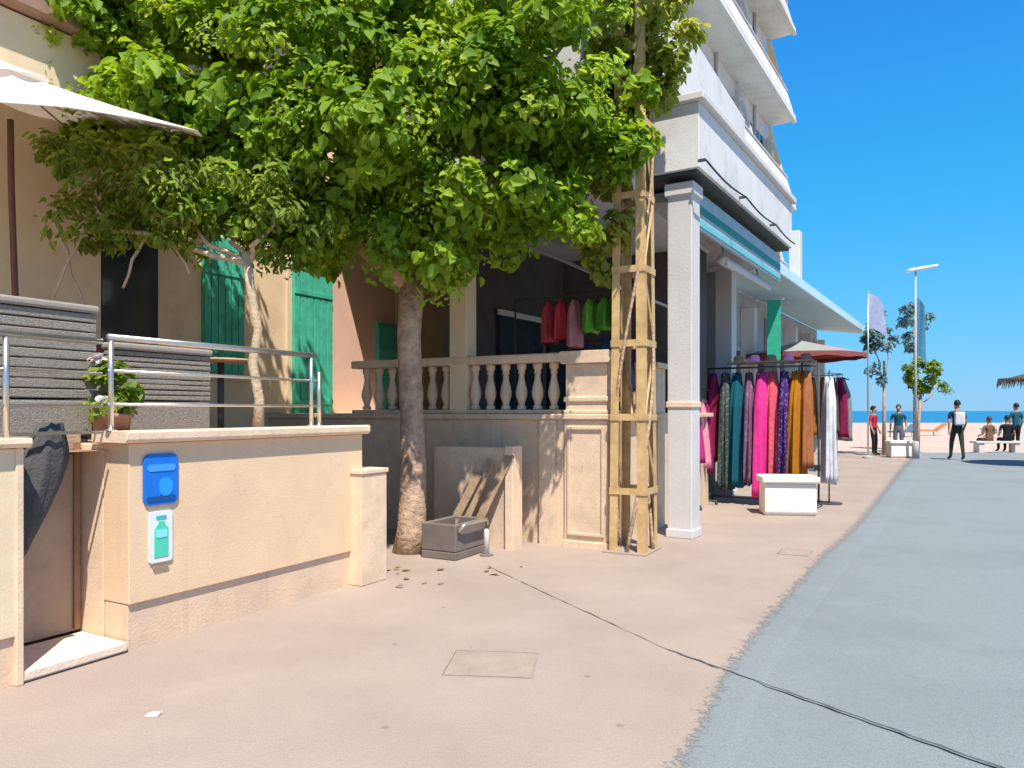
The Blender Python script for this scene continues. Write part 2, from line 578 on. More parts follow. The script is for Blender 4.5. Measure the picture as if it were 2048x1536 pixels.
M_TAR = mat('dark_joint_sealant', (0.075, 0.085, 0.09), 0.8, 0.4, 20, 0.2, 60)
M_TARP = mat('faded_joint_sealant', (0.27, 0.20, 0.17), 0.9, 0.2, 14, 0.2, 60)
jp, jw = [], []
for i in range(41):
    u = i / 40
    x = 0.98 + (2.35 - 0.98) * u
    y = 4.70 + (2.70 - 4.70) * u
    jp.append((x + 0.006 * math.sin(i * 1.9) + random.uniform(-.003, .003), y))
    jw.append(0.005 + 0.006 * u + random.uniform(-0.002, 0.003))
tag(ribbon('road_joint', jp, jw, 0.007, M_TAR), 'dark sealed joint running diagonally across the pale grey road', 'joint')
jp = [(-0.21 + (0.98 + 0.21) * i / 30 + random.uniform(-.006, .006), 7.19 + (4.70 - 7.19) * i / 30) for i in range(31)]
tag(ribbon('pavement_joint', jp, [0.005 + random.uniform(-.003, .003) for _ in jp], 0.007, M_TARP), 'faint joint line crossing the pink pavement towards the tree', 'joint')


def cover(name, label, cx, cy, w, d, rot, m, frame_m):
    t = thing(name, label, 'cover', None, cx, cy, 0, turn=rot)
    MB().box(-w / 2, w / 2, -d / 2, d / 2, 0.001, 0.005).build('lid', m, t, 0.002)
    fr = MB()
    e = 0.011
    fr.box(-w / 2 - e, w / 2 + e, -d / 2 - e, -d / 2 - 0.002, 0.001, 0.006).box(-w / 2 - e, w / 2 + e, d / 2 + 0.002, d / 2 + e, 0.001, 0.006)
    fr.box(-w / 2 - e, -w / 2 - 0.002, -d / 2 - 0.001, d / 2 + 0.001, 0.001, 0.006).box(w / 2 + 0.002, w / 2 + e, -d / 2 - 0.001, d / 2 + 0.001, 0.001, 0.006)
    fr.build('rim', frame_m, t)
    return t


M_LID = mat('pavement_coloured_lid', (0.335, 0.262, 0.212), 0.85, 0.12, 5, 0.3, 60)
M_RIM = mat('worn_pink_steel', (0.325, 0.255, 0.21), 0.7, 0.2, 12, 0.15, 60)
cover('utility_cover', 'large pavement coloured utility cover in the foreground left of the grey road', -0.12, 4.45, 0.50, 0.42, R(-6), M_LID, M_RIM)
cover('utility_cover', 'small utility cover by the road edge in front of the white bench', 3.0, 7.95, 0.34, 0.3, S.a, M_LID, M_RIM)

# ------------------------------------------------------------------ terrace with steel railing (left)
tw = thing('terrace_wall', 'peach plastered terrace wall carrying the blue sign, with sandy base', 'wall', S, 0, 0)
MB().box(0.0, 2.2, 0.0, 0.26, 0.292, 1.296).build('wall_face', M_PEACH, tw, 0.006)
MB().box(0.004, 2.2, 0.022, 0.25, -0.02, 0.289).build('plinth', M_PLINTH, tw, 0.006)
MB().prism_x([(-0.062, 1.322), (-0.045, 1.30), (0.30, 1.30), (0.30, 1.372), (-0.05, 1.378), (-0.062, 1.366)], -0.055, 2.235).build('coping', M_COPING, tw, 0.004)
MB().box(0.0, 0.23, 0.263, 0.52, -0.02, 1.29).build('jamb', M_COPING, tw, 0.006)

tw2 = thing('terrace_wall', 'yellowish terrace wall left of the gate recess, cut by the picture edge', 'wall', S, -0.63, 0)
MB().box(-3.6, 0.0, 0.0, 0.26, 0.27, 1.296).build('wall_face', M_CREAM, tw2, 0.006)
MB().box(-3.6, -0.004, 0.022, 0.25, -0.02, 0.266).build('plinth', M_PLINTH, tw2, 0.006)
MB().prism_x([(-0.055, 1.322), (-0.04, 1.30), (0.30, 1.30), (0.30, 1.352), (-0.05, 1.352)], -3.6, 0.03).build('coping', M_COPING, tw2, 0.004)
MB().box(-0.035, 0.006, -0.012, 0.27, 0.0, 1.297).build('corner_trim', M_COPING, tw2, 0.006)

gs = thing('gate_step', 'cream stone threshold step in front of the narrow gate recess', 'step', S, -0.64, 0)
MB().box(0, 0.63, -0.004, 0.47, 0.012, 0.07).build('tread', mat('pale_stone', (0.80, 0.64, 0.50), 0.85, 0.08, 9, 0.25, 60, (0.6, 0.5, 0.4), stain_amt=0.4, stain_scale=4), gs, 0.01)
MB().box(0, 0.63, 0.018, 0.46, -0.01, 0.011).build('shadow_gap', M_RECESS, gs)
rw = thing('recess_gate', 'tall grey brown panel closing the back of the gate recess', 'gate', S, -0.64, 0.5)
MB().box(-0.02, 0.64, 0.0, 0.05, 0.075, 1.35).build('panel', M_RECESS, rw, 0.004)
MB().box(0.585, 0.625, -0.022, -0.002, 0.09, 1.30).build('stile', mat('rust_brown_paint', (0.34, 0.19, 0.10), 0.7, 0.15, 7, 0.2, 50), rw, 0.003)
MB().lathe([(0.0, 0), (0.02, 0.003), (0.026, 0.02), (0.02, 0.037), (0.0, 0.04)], (0.56, -0.028, 1.22), 10).build('knob', M_BLACKLINE, rw, smooth=True)

# folded cloth parasol leaning in the recess
fp = thing('folded_parasol', 'dark grey folded parasol leaning upside down in the gate recess', 'parasol', S, -0.60, 0.20, 0.072)
M_DCLOTH = mat('dark_grey_cloth', (0.085, 0.082, 0.082), 0.9, 0.2, 14, 0.4, 60)


def folded_cloth(h0, h1, w, d, lean):
    mb = MB()
    vs, fs = [], []
    n, m = 24, 12
    for i in range(m):
        u = i / (m - 1)
        r = (0.12 + 0.88 * math.sin(min(1, u * 1.45) * math.pi / 2) ** 1.2) * (1 - 0.55 * max(0, u - 0.75) / 0.25)
        z = h0 + (h1 - h0) * u
        for k in range(n):
            a = 2 * math.pi * k / n
            f = 1 + 0.16 * math.cos(8 * a + u * 2)
            vs.append((r * w * f * math.cos(a) + lean * u, r * d * f * math.sin(a), z))
    for i in range(m - 1):
        for k in range(n):
            fs.append((i * n + k, i * n + (k + 1) % n, (i + 1) * n + (k + 1) % n, (i + 1) * n + k))
    fs.append(tuple(range(n - 1, -1, -1)))
    fs.append(tuple(range((m - 1) * n, m * n)))
    return mb.add(vs, fs)


folded_cloth(0.60, 1.36, 0.13, 0.07, 0.16).build('canopy', M_DCLOTH, fp, smooth=True).location = (0.08, 0, 0)
MB().tube([(0.0, 0, 0.40), (0.10, 0, 0.70)], 0.016, 8).build('pole', M_BLACKLINE, fp, smooth=True)

# right end pier and its slab
pr = thing('gate_pier', 'short cream pier at the right end of the terrace wall', 'pier', S, 2.05, -0.12)
MB().box(0, 0.34, 0, 0.36, 0.0, 0.955).build('shaft', M_COPING, pr, 0.008)
MB().box(-0.012, 0.352, -0.012, 0.372, 0.957, 0.995).build('cap', M_COPING, pr, 0.006)
sheet('terrace_floor', [S.w(-4, 0.2)[:2], S.w(2.19, 0.2)[:2], S.w(2.19, 4.0)[:2], S.w(-4, 4.0)[:2]], 1.25, M_TERRA)
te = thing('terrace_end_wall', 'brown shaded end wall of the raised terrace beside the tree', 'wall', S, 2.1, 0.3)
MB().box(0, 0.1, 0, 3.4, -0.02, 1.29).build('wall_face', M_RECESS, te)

# railing
rl = thing('terrace_railing', 'thin steel railing on the terrace wall above the blue sign', 'railing', S, 0, 0.12, 1.376)
for z in (0.165, 0.375):
    MB().tube([(-0.06, 0, z), (1.78, 0, z)], 0.0105, 8).build('rail', M_STEEL, rl, smooth=True)
MB().tube([(-0.06, 0, 0.585), (1.74, 0, 0.585)], 0.021, 10).build('handrail', M_STEEL, rl, smooth=True)
for x in (-0.04, 1.70, 1.79):
    mb = MB().tube([(x, 0, 0.0), (x, 0, 0.60 if x < 1.75 else 0.45)], 0.017, 8).lathe([(0.035, 0), (0.035, 0.008), (0.018, 0.012)], (x, 0, 0.0), 12)
    mb.build('post', M_STEEL, rl, smooth=True)
rl2 = thing('terrace_railing', 'steel railing over the gate recess at the left picture edge', 'railing', S, -0.1, 0.12, 1.33)
for z in (0.04, 0.20, 0.40):
    MB().tube([(-3.0, 0, z), (0, 0, z)], 0.0105, 8).build('rail', M_STEEL, rl2, smooth=True)
MB().tube([(-3.0, 0, 0.60), (0.0, 0, 0.60)], 0.021, 10).build('handrail', M_STEEL, rl2, smooth=True)
for x in (-0.55, -1.9):
    MB().tube([(x, 0, 0.02), (x, 0, 0.60)], 0.017, 8).build('post', M_STEEL, rl2, smooth=True)

# signs on the wall
def rounded(w, h, r, n=5):
    pts = []
    for cx, cz, a0 in ((w / 2 - r, h / 2 - r, 0), (-w / 2 + r, h / 2 - r, 90), (-w / 2 + r, -h / 2 + r, 180), (w / 2 - r, -h / 2 + r, 270)):
        for k in range(n + 1):
            a = R(a0 + 90 * k / n)
            pts.append((cx + r * math.cos(a), cz + r * math.sin(a)))
    return pts


def paint(name, col, rough=0.4):
    return mat(name, col, rough, 0.06, 10, 0.03, 60)


sg = thing('blue_sign', 'bright blue rounded plate sign on the peach terrace wall', 'sign', S, 0.215, -0.001, 1.06)
MB().prism_y(rounded(0.25, 0.33, 0.05), -0.016, 0.0).build('plate', paint('sign_blue', (0.01, 0.17, 0.66)), sg, 0.003)
MB().prism_y(rounded(0.20, 0.045, 0.02), -0.020, -0.0165).build('light_band', paint('sign_light_blue', (0.06, 0.33, 0.85)), sg).location = (0, 0, 0.075)
MB().prism_y(rounded(0.10, 0.12, 0.05), -0.020, -0.0165).build('light_disc', paint('sign_azure', (0.02, 0.32, 0.92)), sg).location = (0.03, 0, -0.05)
MB().prism_y(rounded(0.21, 0.035, 0.015), -0.020, -0.0165).build('dark_band', paint('sign_navy', (0.01, 0.08, 0.28)), sg).location = (0, 0, -0.125)
ss = thing('white_sign', 'narrow white plate with a turquoise bottle shape below the blue sign', 'sign', S, 0.215, -0.001, 0.69)
MB().prism_y(rounded(0.17, 0.33, 0.02), -0.012, 0.0).build('plate', paint('sign_white', (0.74, 0.78, 0.76)), ss, 0.002)
MB().prism_y([(-0.05, -0.13), (0.05, -0.13), (0.05, 0.05), (0.022, 0.085), (0.022, 0.10), (-0.022, 0.10), (-0.022, 0.085), (-0.05, 0.05)], -0.016, -0.0125).build('bottle_shape', paint('sign_turquoise', (0.09, 0.60, 0.42)), ss)
MB().prism_y(rounded(0.075, 0.022, 0.008), -0.016, -0.0125).build('cap_shape', paint('sign_teal', (0.05, 0.45, 0.48)), ss).location = (0, 0, 0.125)
MB().prism_y(rounded(0.08, 0.05, 0.01), -0.019, -0.0163).build('label_shape', paint('sign_pale_cyan', (0.25, 0.72, 0.75)), ss).location = (0, 0, 0.02)
MB().prism_y(rounded(0.11, 0.022, 0.006), -0.012, 0.0).build('caption_strip', paint('sign_brown', (0.35, 0.24, 0.18)), ss).location = (0, 0, -0.195)

# wicker seats, chairs, plant on the terrace
def sofa(label, x, y, w, turn, back_h=0.92):
    t = thing('wicker_sofa', label, 'sofa', S, x, y, 1.254, 'wicker seats on the terrace', turn)
    MB().box(-w / 2, w / 2, -0.40, 0.36, 0.08, 0.32).build('base', M_WICKER, t, 0.02)
    mb = MB()
    for k in range(9):
        z = 0.33 + k * (back_h - 0.33) / 9
        mb.box(-w / 2, w / 2, -0.40 + 0.004 * (k % 2), -0.30, z, z + (back_h - 0.33) / 9 - 0.008)
    mb.build('backrest', M_WICKER, t, 0.006)
    MB().box(-w / 2 - 0.01, w / 2 + 0.01, -0.42, -0.28, back_h, back_h + 0.05).build('top_rail', M_CUSH, t, 0.015)
    for s in (-1, 1):
        MB().box(s * (w / 2 - 0.07) - 0.06, s * (w / 2 - 0.07) + 0.06, -0.295, 0.36, 0.325, 0.62).build('arm', M_WICKER, t, 0.02)
        for yy in (-0.36, 0.3):
            MB().box(s * (w / 2 - 0.08) - 0.025, s * (w / 2 - 0.08) + 0.025, yy - 0.025, yy + 0.025, 0.0, 0.08).build('leg', M_BLACKLINE, t)
    MB().box(-w / 2 + 0.14, w / 2 - 0.14, -0.28, 0.35, 0.325, 0.45).build('seat_cushion', M_CUSH, t, 0.04)
    return t


sofa('dark wicker sofa seen from behind at the left picture edge', -0.66, 0.95, 1.6, 0.0, 0.90)
sofa('dark wicker seat seen from behind above the blue sign', 0.87, 1.25, 0.86, 0.0, 0.70)


def chair(label, x, y, turn, m, bm):
    t = thing('terrace_chair', label, 'chair', S, x, y, 1.254, 'chairs on the terrace', turn)
    MB().box(-0.22, 0.22, -0.22, 0.22, 0.42, 0.46).build('seat', m, t, 0.012)
    for sx in (-1, 1):
        for sy in (-1, 1):
            MB().tube([(sx * 0.20, sy * 0.20, 0), (sx * 0.185, sy * 0.185, 0.42)], [0.014, 0.019], 8).build('leg', m, t, smooth=True)
        MB().tube([(sx * 0.19, -0.20, 0.46), (sx * 0.19, -0.26, 0.92)], 0.017, 8).build('back_post', m, t, smooth=True)
    for k in range(3):
        z = 0.58 + k * 0.12
        MB().box(-0.19, 0.19, -0.235 - 0.012 * k, -0.215 - 0.012 * k, z, z + 0.075).build('back_slat', bm, t, 0.006)
    return t


M_MAROON = mat('maroon_wood', (0.20, 0.06, 0.045), 0.6, 0.15, 9, 0.15, 40)
chair('dark maroon wooden chair by the ochre house wall', 1.25, 2.55, R(150), M_BROWNWOOD, M_MAROON)
chair('brown wooden chair in front of the pale twisted trunk', 1.55, 1.75, R(-160), M_WOOD, M_BROWNWOOD)
tb = thing('terrace_table', 'small round brown table between the terrace chairs', 'table', S, 1.9, 1.45, 1.254)
MB().lathe([(0.0, 0.70), (0.28, 0.70), (0.30, 0.715), (0.28, 0.73), (0.0, 0.73)], n=24).build('top', M_WOOD, tb)
MB().tube([(0, 0, 0.03), (0, 0, 0.70)], 0.03, 10).build('stem', M_BLACKLINE, tb, smooth=True)
MB().lathe([(0.0, 0), (0.2, 0), (0.2, 0.015), (0.04, 0.03), (0, 0.03)], n=20).build('foot', M_BLACKLINE, tb)

# ------------------------------------------------------------------ foliage helper
def leaves(name, blobs, count, size, m, parent=None, droop=0.35, shell=0.55, clump=None, kind=None, slender=0.62, origin=(0, 0, 0), pocket=0.0):
    """blobs: (cx,cy,cz,rx,ry,rz). Leaves gather in clumps that stand on and inside each blob."""
    blobs = np.array(blobs, float)
    vol = (blobs[:, 3] * blobs[:, 4] * blobs[:, 5]) ** (2 / 3)
    per = np.maximum(1, (vol / vol.sum() * count)).astype(int)
    P, Nn, T, Z = [], [], [], []
    for b, n in zip(blobs, per):
        nc = max(4, int(n / 70))
        d = RNG.normal(size=(nc, 3))
        d /= np.linalg.norm(d, axis=1)[:, None]
        rr = shell + (1.06 - shell) * RNG.random(nc) ** 0.6
        cc = b[:3] + d * b[3:6] * rr[:, None]
        cr = (clump or 0.26) * (0.6 + 0.8 * RNG.random(nc))
        if pocket:
            g = np.sin(cc[:, 0] * 4.3 + 1.0) + np.sin(cc[:, 1] * 5.1 + cc[:, 2] * 1.3) + np.sin(cc[:, 2] * 4.7 + cc[:, 0] * 1.7)
            keep = g > -pocket
            if keep.sum() > 3:
                cc, cr, d = cc[keep], cr[keep], d[keep]
                n = int(n * keep.mean())
                nc = len(cc)
        tone = RNG.random(nc)
        csz = 0.72 + 0.6 * RNG.random(nc)
        idx = RNG.integers(0, nc, n)
        off = RNG.normal(size=(n, 3))
        off /= np.linalg.norm(off, axis=1)[:, None]
        P.append(cc[idx] + off * (cr[idx] * RNG.random(n) ** 0.45)[:, None] * np.array([1, 1, 0.75]))
        T.append(tone[idx])
        Z.append(csz[idx])
        Nn.append(off * 0.7 + d[idx] * 0.6 + np.array([0, 0, 0.75]) + RNG.normal(size=(n, 3)) * 0.4)
    P = np.concatenate(P)
    Nn = np.concatenate(Nn)
    Nn /= np.linalg.norm(Nn, axis=1)[:, None]
    n = len(P)
    ax = RNG.normal(size=(n, 3))
    ax[:, 2] -= droop * 2
    ax -= Nn * (ax * Nn).sum(1)[:, None]
    ax /= np.linalg.norm(ax, axis=1)[:, None]
    sd = np.cross(Nn, ax)
    L = size * (np.concatenate(Z) * (0.55 + 0.8 * RNG.random(n)))[:, None]
    W = L * slender * 0.5
    up = Nn * L * 0.13
    v = np.empty((n, 6, 3))
    v[:, 0] = P
    v[:, 1] = P + ax * L * 0.32 + sd * W + up
    v[:, 2] = P + ax * L * 0.70 + sd * W * 0.72 + up * 0.6
    v[:, 3] = P + ax * L - Nn * L * 0.12
    v[:, 4] = P + ax * L * 0.70 - sd * W * 0.72 + up * 0.6
    v[:, 5] = P + ax * L * 0.32 - sd * W + up
    v -= np.array(origin)
    base = (np.arange(n) * 6)[:, None]
    q = np.concatenate([base + np.array([0, 1, 2, 3]), base + np.array([0, 3, 4, 5])], 1).reshape(-1)
    me = bpy.data.meshes.new(name)
    me.vertices.add(n * 6)
    me.vertices.foreach_set('co', v.reshape(-1))
    me.loops.add(len(q))
    me.loops.foreach_set('vertex_index', q.astype(np.int32))
    me.polygons.add(n * 2)
    me.polygons.foreach_set('loop_start', np.arange(0, n * 8, 4).astype(np.int32))
    me.materials.append(m)
    me.update(calc_edges=True)
    me.attributes.new('tone', 'FLOAT', 'POINT').data.foreach_set('value', np.repeat(np.concatenate(T), 6))
    o = bpy.data.objects.new(name, me)
    C.objects.link(o)
    if parent:
        o.parent = parent
    if kind:
        o['kind'] = kind
    return o


def limb(mb, a, b, r0, r1, wob=0.08, n=8, k=7):
    a, b = Vector(a), Vector(b)
    pts, rs = [], []
    for i in range(k):
        u = i / (k - 1)
        p = a.lerp(b, u)
        s = math.sin(math.pi * u) * wob
        p += Vector((random.uniform(-1, 1) * s, random.uniform(-1, 1) * s, random.uniform(-.5, .5) * s))
        pts.append(p)
        rs.append(r0 + (r1 - r0) * u)
    mb.tube(pts, rs, n)
    return pts


L_MUL = leaf_mat('mulberry_leaf', (0.05, 0.15, 0.006), (0.33, 0.48, 0.025), 0.45, 0.6)
L_YNG = leaf_mat('young_mulberry_leaf', (0.17, 0.33, 0.02), (0.48, 0.58, 0.06), 0.45, 0.6)
L_OLV = leaf_mat('olive_leaf', (0.06, 0.13, 0.010), (0.34, 0.45, 0.06), 0.48, 0.6)
L_VINE = leaf_mat('vine_leaf', (0.12, 0.19, 0.015), (0.46, 0.50, 0.09), 0.5, 0.6)

# street tree between the two terraces
TX, TY = -1.08, 8.0
tr = thing('street_tree', 'large leafy bright green tree with grey brown trunk in front of the balustrade', 'tree', None, TX, TY, 0)
mb = MB()
mb.tube([(0, 0, -0.05), (0.01, 0, 0.25), (0.03, 0.02, 0.9), (0.0, 0.03, 1.6), (-0.02, 0.0, 2.3), (0.02, 0.0, 2.9)], [0.21, 0.155, 0.135, 0.125, 0.125, 0.14], 14)
mb.build('trunk', M_BARK, tr, smooth=True)
for tgt in ((-1.7, -0.1, 5.0), (0.9, -0.1, 4.6), (0.2, 0.3, 5.8), (-0.6, -0.4, 4.6), (1.7, 0.2, 5.6), (-2.6, 0.4, 5.8)):
    m2 = MB()
    pts = limb(m2, (0.0, 0, 2.75), tgt, 0.085, 0.03, 0.16)
    for q in pts[3:]:
        limb(m2, q, q + Vector((random.uniform(-.6, .6), random.uniform(-.6, .6), random.uniform(-.1, .6))), 0.025, 0.008, 0.05, 6, 5)
    m2.build('limb', M_BARK, tr, smooth=True)
TB = [(-1.0, 8.0, 4.9, 1.5, 1.3, 1.4), (-0.05, 7.6, 4.15, 1.0, 0.95, 0.95), (-1.75, 7.6, 3.95, 1.15, 1.0, 0.9), (0.55, 7.9, 5.3, 0.95, 1.0, 1.2),
      (-2.7, 7.7, 5.0, 1.3, 1.0, 1.1), (-3.9, 7.9, 5.7, 1.3, 1.0, 1.0), (-0.8, 7.8, 6.5, 2.3, 1.5, 1.3), (-1.1, 7.2, 5.2, 0.8, 0.6, 0.7),
      (0.35, 7.1, 4.75, 0.6, 0.5, 0.5), (-2.0, 7.0, 5.0, 0.7, 0.5, 0.7), (-0.45, 7.2, 3.5, 0.65, 0.6, 0.4), (0.75, 7.5, 4.0, 0.45, 0.45, 0.55),
      (-1.0, 7.5, 3.2, 0.8, 0.6, 0.45), (-3.3, 7.4, 6.1, 0.9, 0.7, 0.8), (-1.2, 6.7, 4.2, 0.9, 0.5, 0.6), (0.0, 6.8, 4.4, 0.7, 0.45, 0.5),
      (-2.55, 7.2, 3.95, 0.7, 0.6, 0.5), (-4.7, 7.7, 5.6, 0.8, 0.7, 0.6), (-1.95, 7.2, 3.25, 0.5, 0.45, 0.35), (0.45, 7.4, 3.55, 0.35, 0.35, 0.3), (-3.2, 7.3, 4.4, 0.8, 0.6, 0.5)]
TB += [(-2.9, 7.3, 3.75, 0.75, 0.5, 0.45), (-3.6, 7.5, 4.3, 0.7, 0.5, 0.5), (-4.4, 7.6, 4.9, 0.7, 0.5, 0.5), (-2.3, 7.1, 3.45, 0.5, 0.4, 0.35), (-4.9, 7.9, 6.2, 0.8, 0.6, 0.6)]
for q in range(34):          # stray shoots that break the outline
    b_ = random.choice(TB)
    d_ = Vector((random.gauss(0, 1), random.gauss(0, 1), random.gauss(-.1, .8))).normalized()
    TB.append((b_[0] + d_.x * b_[3] * 1.1, b_[1] + d_.y * b_[4] * 1.05, b_[2] + d_.z * b_[5] * 1.12, 0.2, 0.2, 0.17))
leaves('crown', TB, 76000, 0.112, L_MUL, tr, 0.35, 0.4, 0.22, kind='stuff', slender=0.7, origin=(TX, TY, 0), pocket=0.75)
leaves('young_leaves', TB, 18000, 0.07, L_YNG, tr, 0.25, 0.8, 0.2, kind='stuff', slender=0.6, origin=(TX, TY, 0), pocket=0.6)

# pale trunk tree on the terrace
OX, OY = -2.33, 6.86
ot = thing('terrace_tree', 'small olive green tree with pale twisted trunk standing on the terrace', 'tree', None, OX, OY, 1.25)
mb = MB()
mb.tube([(0, 0, 0), (0.02, 0.0, 0.35), (-0.05, 0.02, 0.7), (0.01, 0.0, 1.0), (-0.06, 0, 1.35), (-0.10, 0, 1.7)], [0.06, 0.045, 0.045, 0.04, 0.04, 0.045], 10)
mb.build('trunk', M_PALEBARK, ot, smooth=True)
for tgt in ((-0.4, 0.1, 2.2), (-1.1, -0.1, 2.15), (-1.75, -0.2, 2.05), (0.25, -0.1, 2.1)):
    m2 = MB()
    limb(m2, (-0.08, 0, 1.6), tgt, 0.03, 0.012, 0.08)
    m2.build('limb', M_PALEBARK, ot, smooth=True)
for a, b in (((-1.15, -0.15, 1.35), (-0.9, 0, 2.1)), ((-1.75, -0.2, 1.25), (-1.45, -0.1, 2.1)), ((-0.62, 0, 1.5), (-0.85, 0, 2.0)), ((-1.55, 0.1, 1.05), (-1.75, -0.2, 1.95))):
    m2 = MB()
    limb(m2, a, b, 0.012, 0.02, 0.04, 6)
    m2.build('hanging_branch', M_PALEBARK, ot, smooth=True)
OB = []
for q in range(46):
    u = random.random()
    cx = -1.75 - 2.2 * u
    OB.append((cx + random.uniform(-.1, .1), 6.9 - 0.3 * u + random.uniform(-.4, .4), 3.34 + random.uniform(-.40, .30) + 0.16 * u, random.uniform(.12, .30), random.uniform(.12, .28), random.uniform(.10, .26)))
leaves('crown', OB, 6800, 0.085, L_OLV, ot, 0.8, 0.2, 0.15, kind='stuff', slender=0.4, origin=(OX, OY, 1.25))

# potted flowering plant by the railing post
pp = thing('potted_plant', 'small potted plant with pale lilac blossom behind the railing corner', 'plant', S, 0.16, 0.42, 1.254)
MB().lathe([(0.0, 0), (0.09, 0), (0.12, 0.2), (0.135, 0.2), (0.135, 0.23), (0.115, 0.23), (0.1, 0.2), (0, 0.2)], n=16).build('pot', mat('clay_pot', (0.36, 0.2, 0.14), 0.8, 0.1, 8, 0.2, 50), pp, smooth=True)
px_, py_, _z = S.w(0.16, 0.42)
_po = leaves('foliage', [(px_, py_, 1.66, 0.16, 0.16, 0.16)], 500, 0.06, L_OLV, None, 0.2, 0.3, 0.08, kind='stuff')
_pf = leaves('blossom', [(px_, py_, 1.70, 0.19, 0.19, 0.18)], 220, 0.05, mat('lilac_blossom', (0.66, 0.60, 0.60), 0.7, 0.1, 9, 0, trans=0.3), None, 0.1, 0.8, 0.05, kind='stuff', slender=0.9)
_inv = Matrix.Translation(pp.location) @ Matrix.Rotation(S.a, 4, 'Z')
for o in (_po, _pf):
    o.data.transform(_inv.inverted())
    o.parent = pp

# ------------------------------------------------------------------ left parasol on the terrace
def canopy(mb, r, h, n, sag=0.06, vent=True, rings=5):
    vs, fs = [(0, 0, h)], []
    for i in range(1, rings + 1):
        u = i / rings
        for k in range(n * 4):
            a = 2 * math.pi * k / (n * 4)
            f = (k % 4) / 4
            edge = 1 - 0.05 * math.sin(math.pi * f) * u
            vs.append((r * u * edge * math.cos(a), r * u * edge * math.sin(a), h * (1 - u) - sag * math.sin(math.pi * u) * (0.4 + math.sin(math.pi * f))))
    m = n * 4
    for k in range(m):
        fs.append((0, 1 + k, 1 + (k + 1) % m))
    for i in range(rings - 1):
        for k in range(m):
            fs.append((1 + i * m + k, 1 + (i + 1) * m + k, 1 + (i + 1) * m + (k + 1) % m, 1 + i * m + (k + 1) % m))
    return mb.add(vs, fs)


UX, UY = -4.36, 6.5
um = thing('terrace_parasol', 'large white canvas parasol tilted over the terrace, thin brown pole', 'parasol', None, UX, UY, 1.25)
MB().tube([(0.10, 0, 0.0), (0.02, 0, 2.2), (0.0, 0.02, 2.78)], 0.026, 10).build('pole', M_BROWNWOOD, um, smooth=True)
MB().lathe([(0, 0), (0.26, 0), (0.26, 0.06), (0.05, 0.1), (0.05, 0.3), (0, 0.3)], (0.10, 0, 0), 20).build('base', M_CONC, um)
cp = canopy(MB(), 1.64, 0.52, 8).build('canopy', M_CANVAS, um, smooth=False)
tilt = Matrix.Rotation(R(15.5), 4, 'X')
cp.location = (0, 0, 2.68)
cp.rotation_euler = (R(12.5), 0, R(0))
md = cp.modifiers.new('thick', 'SOLIDIFY')
md.thickness = 0.006
vt = canopy(MB(), 0.36, 0.13, 8, 0.01).build('vent', M_CANVAS, cp)
vt.location = (0, 0, 0.44)
for k in range(8):
    a = 2 * math.pi * k / 8
    o = MB().tube([(0.03 * math.cos(a), 0.03 * math.sin(a), 0.48), (0.8 * math.cos(a), 0.8 * math.sin(a), 0.20), (1.6 * math.cos(a), 1.6 * math.sin(a), -0.01)], 0.009, 6).build('rib', M_WOOD, cp, smooth=True)
    o.location = (0, 0, -0.015)

# ------------------------------------------------------------------ house behind the terrace
hs = thing('terrace_house', 'ochre plastered house with green shutters behind the steel railing', 'house', S, 0, 3.8, 0)
MB().box(-7, 12.0, 0.0, 5.0, 0.0, 7.2).build('wall', M_HOUSE, hs)
MB().box(5.95, 8.0, -0.012, -0.002, 1.3, 7.0).build('salmon_wall', M_PINK, hs)
MB().box(-7, 1.75, -0.75, -0.004, 0.0, 5.2).build('cream_bay', M_CREAM, hs, 0.01)
MB().box(-7.05, 1.9, -0.9, -0.003, 5.22, 5.42).build('bay_cornice', mat('brown_cornice', (0.36, 0.22, 0.16), 0.8, 0.1, 4, 0.2, 40), hs, 0.015)
MB().box(-7, 1.7, -0.55, -0.003, 5.43, 6.9).build('bay_attic', M_CREAM, hs, 0.01)
MB().box(-7.05, 1.75, -0.754, -0.751, 2.05, 2.18).build('bay_band', M_WOOD, hs)
rf = MB().prism_x([(-0.6, 7.2), (5.3, 7.2), (5.3, 7.3), (2.4, 8.6), (-0.6, 7.35)], -7.2, 8.3).build('roof', M_TERRA, hs)
MB().box(7.55, 7.72, -0.03, -0.013, 0.0, 7.0).build('corner_trim', M_CREAM, hs, 0.004)


def shutter_pair(parent, x0, x1, z0, z1, m, arch=False, panes=True):
    w = MB()
    if arch:
        r = (x1 - x0) / 2
        prof = [(x0, z0), (x1, z0)] + [((x0 + x1) / 2 + r * math.cos(R(a)), z1 - r * 0.6 + r * 0.6 * math.sin(R(a))) for a in range(0, 181, 18)]
        w.prism_y(prof, -0.045, 0.02)
    else:
        w.box(x0, x1, -0.045, 0.02, z0, z1)
    o = w.build('shutter', m, parent, 0.004)
    nb = 6
    bw = (x1 - x0) / nb
    for k in range(nb):
        zz = z1 - (0.22 * (abs(k - 2.5) / 2.5) ** 2 if arch else 0) - 0.06
        MB().box(x0 + k * bw + 0.008, x0 + (k + 1) * bw - 0.008, -0.062, -0.0455, z0 + 0.03, zz).build('board', m, o, 0.004)
    for z in (z0 + 0.25, z1 - 0.5):
        MB().box(x0 + 0.01, x1 - 0.01, -0.075, -0.0625, z, z + 0.07).build('ledge', m, o, 0.003)
    return o


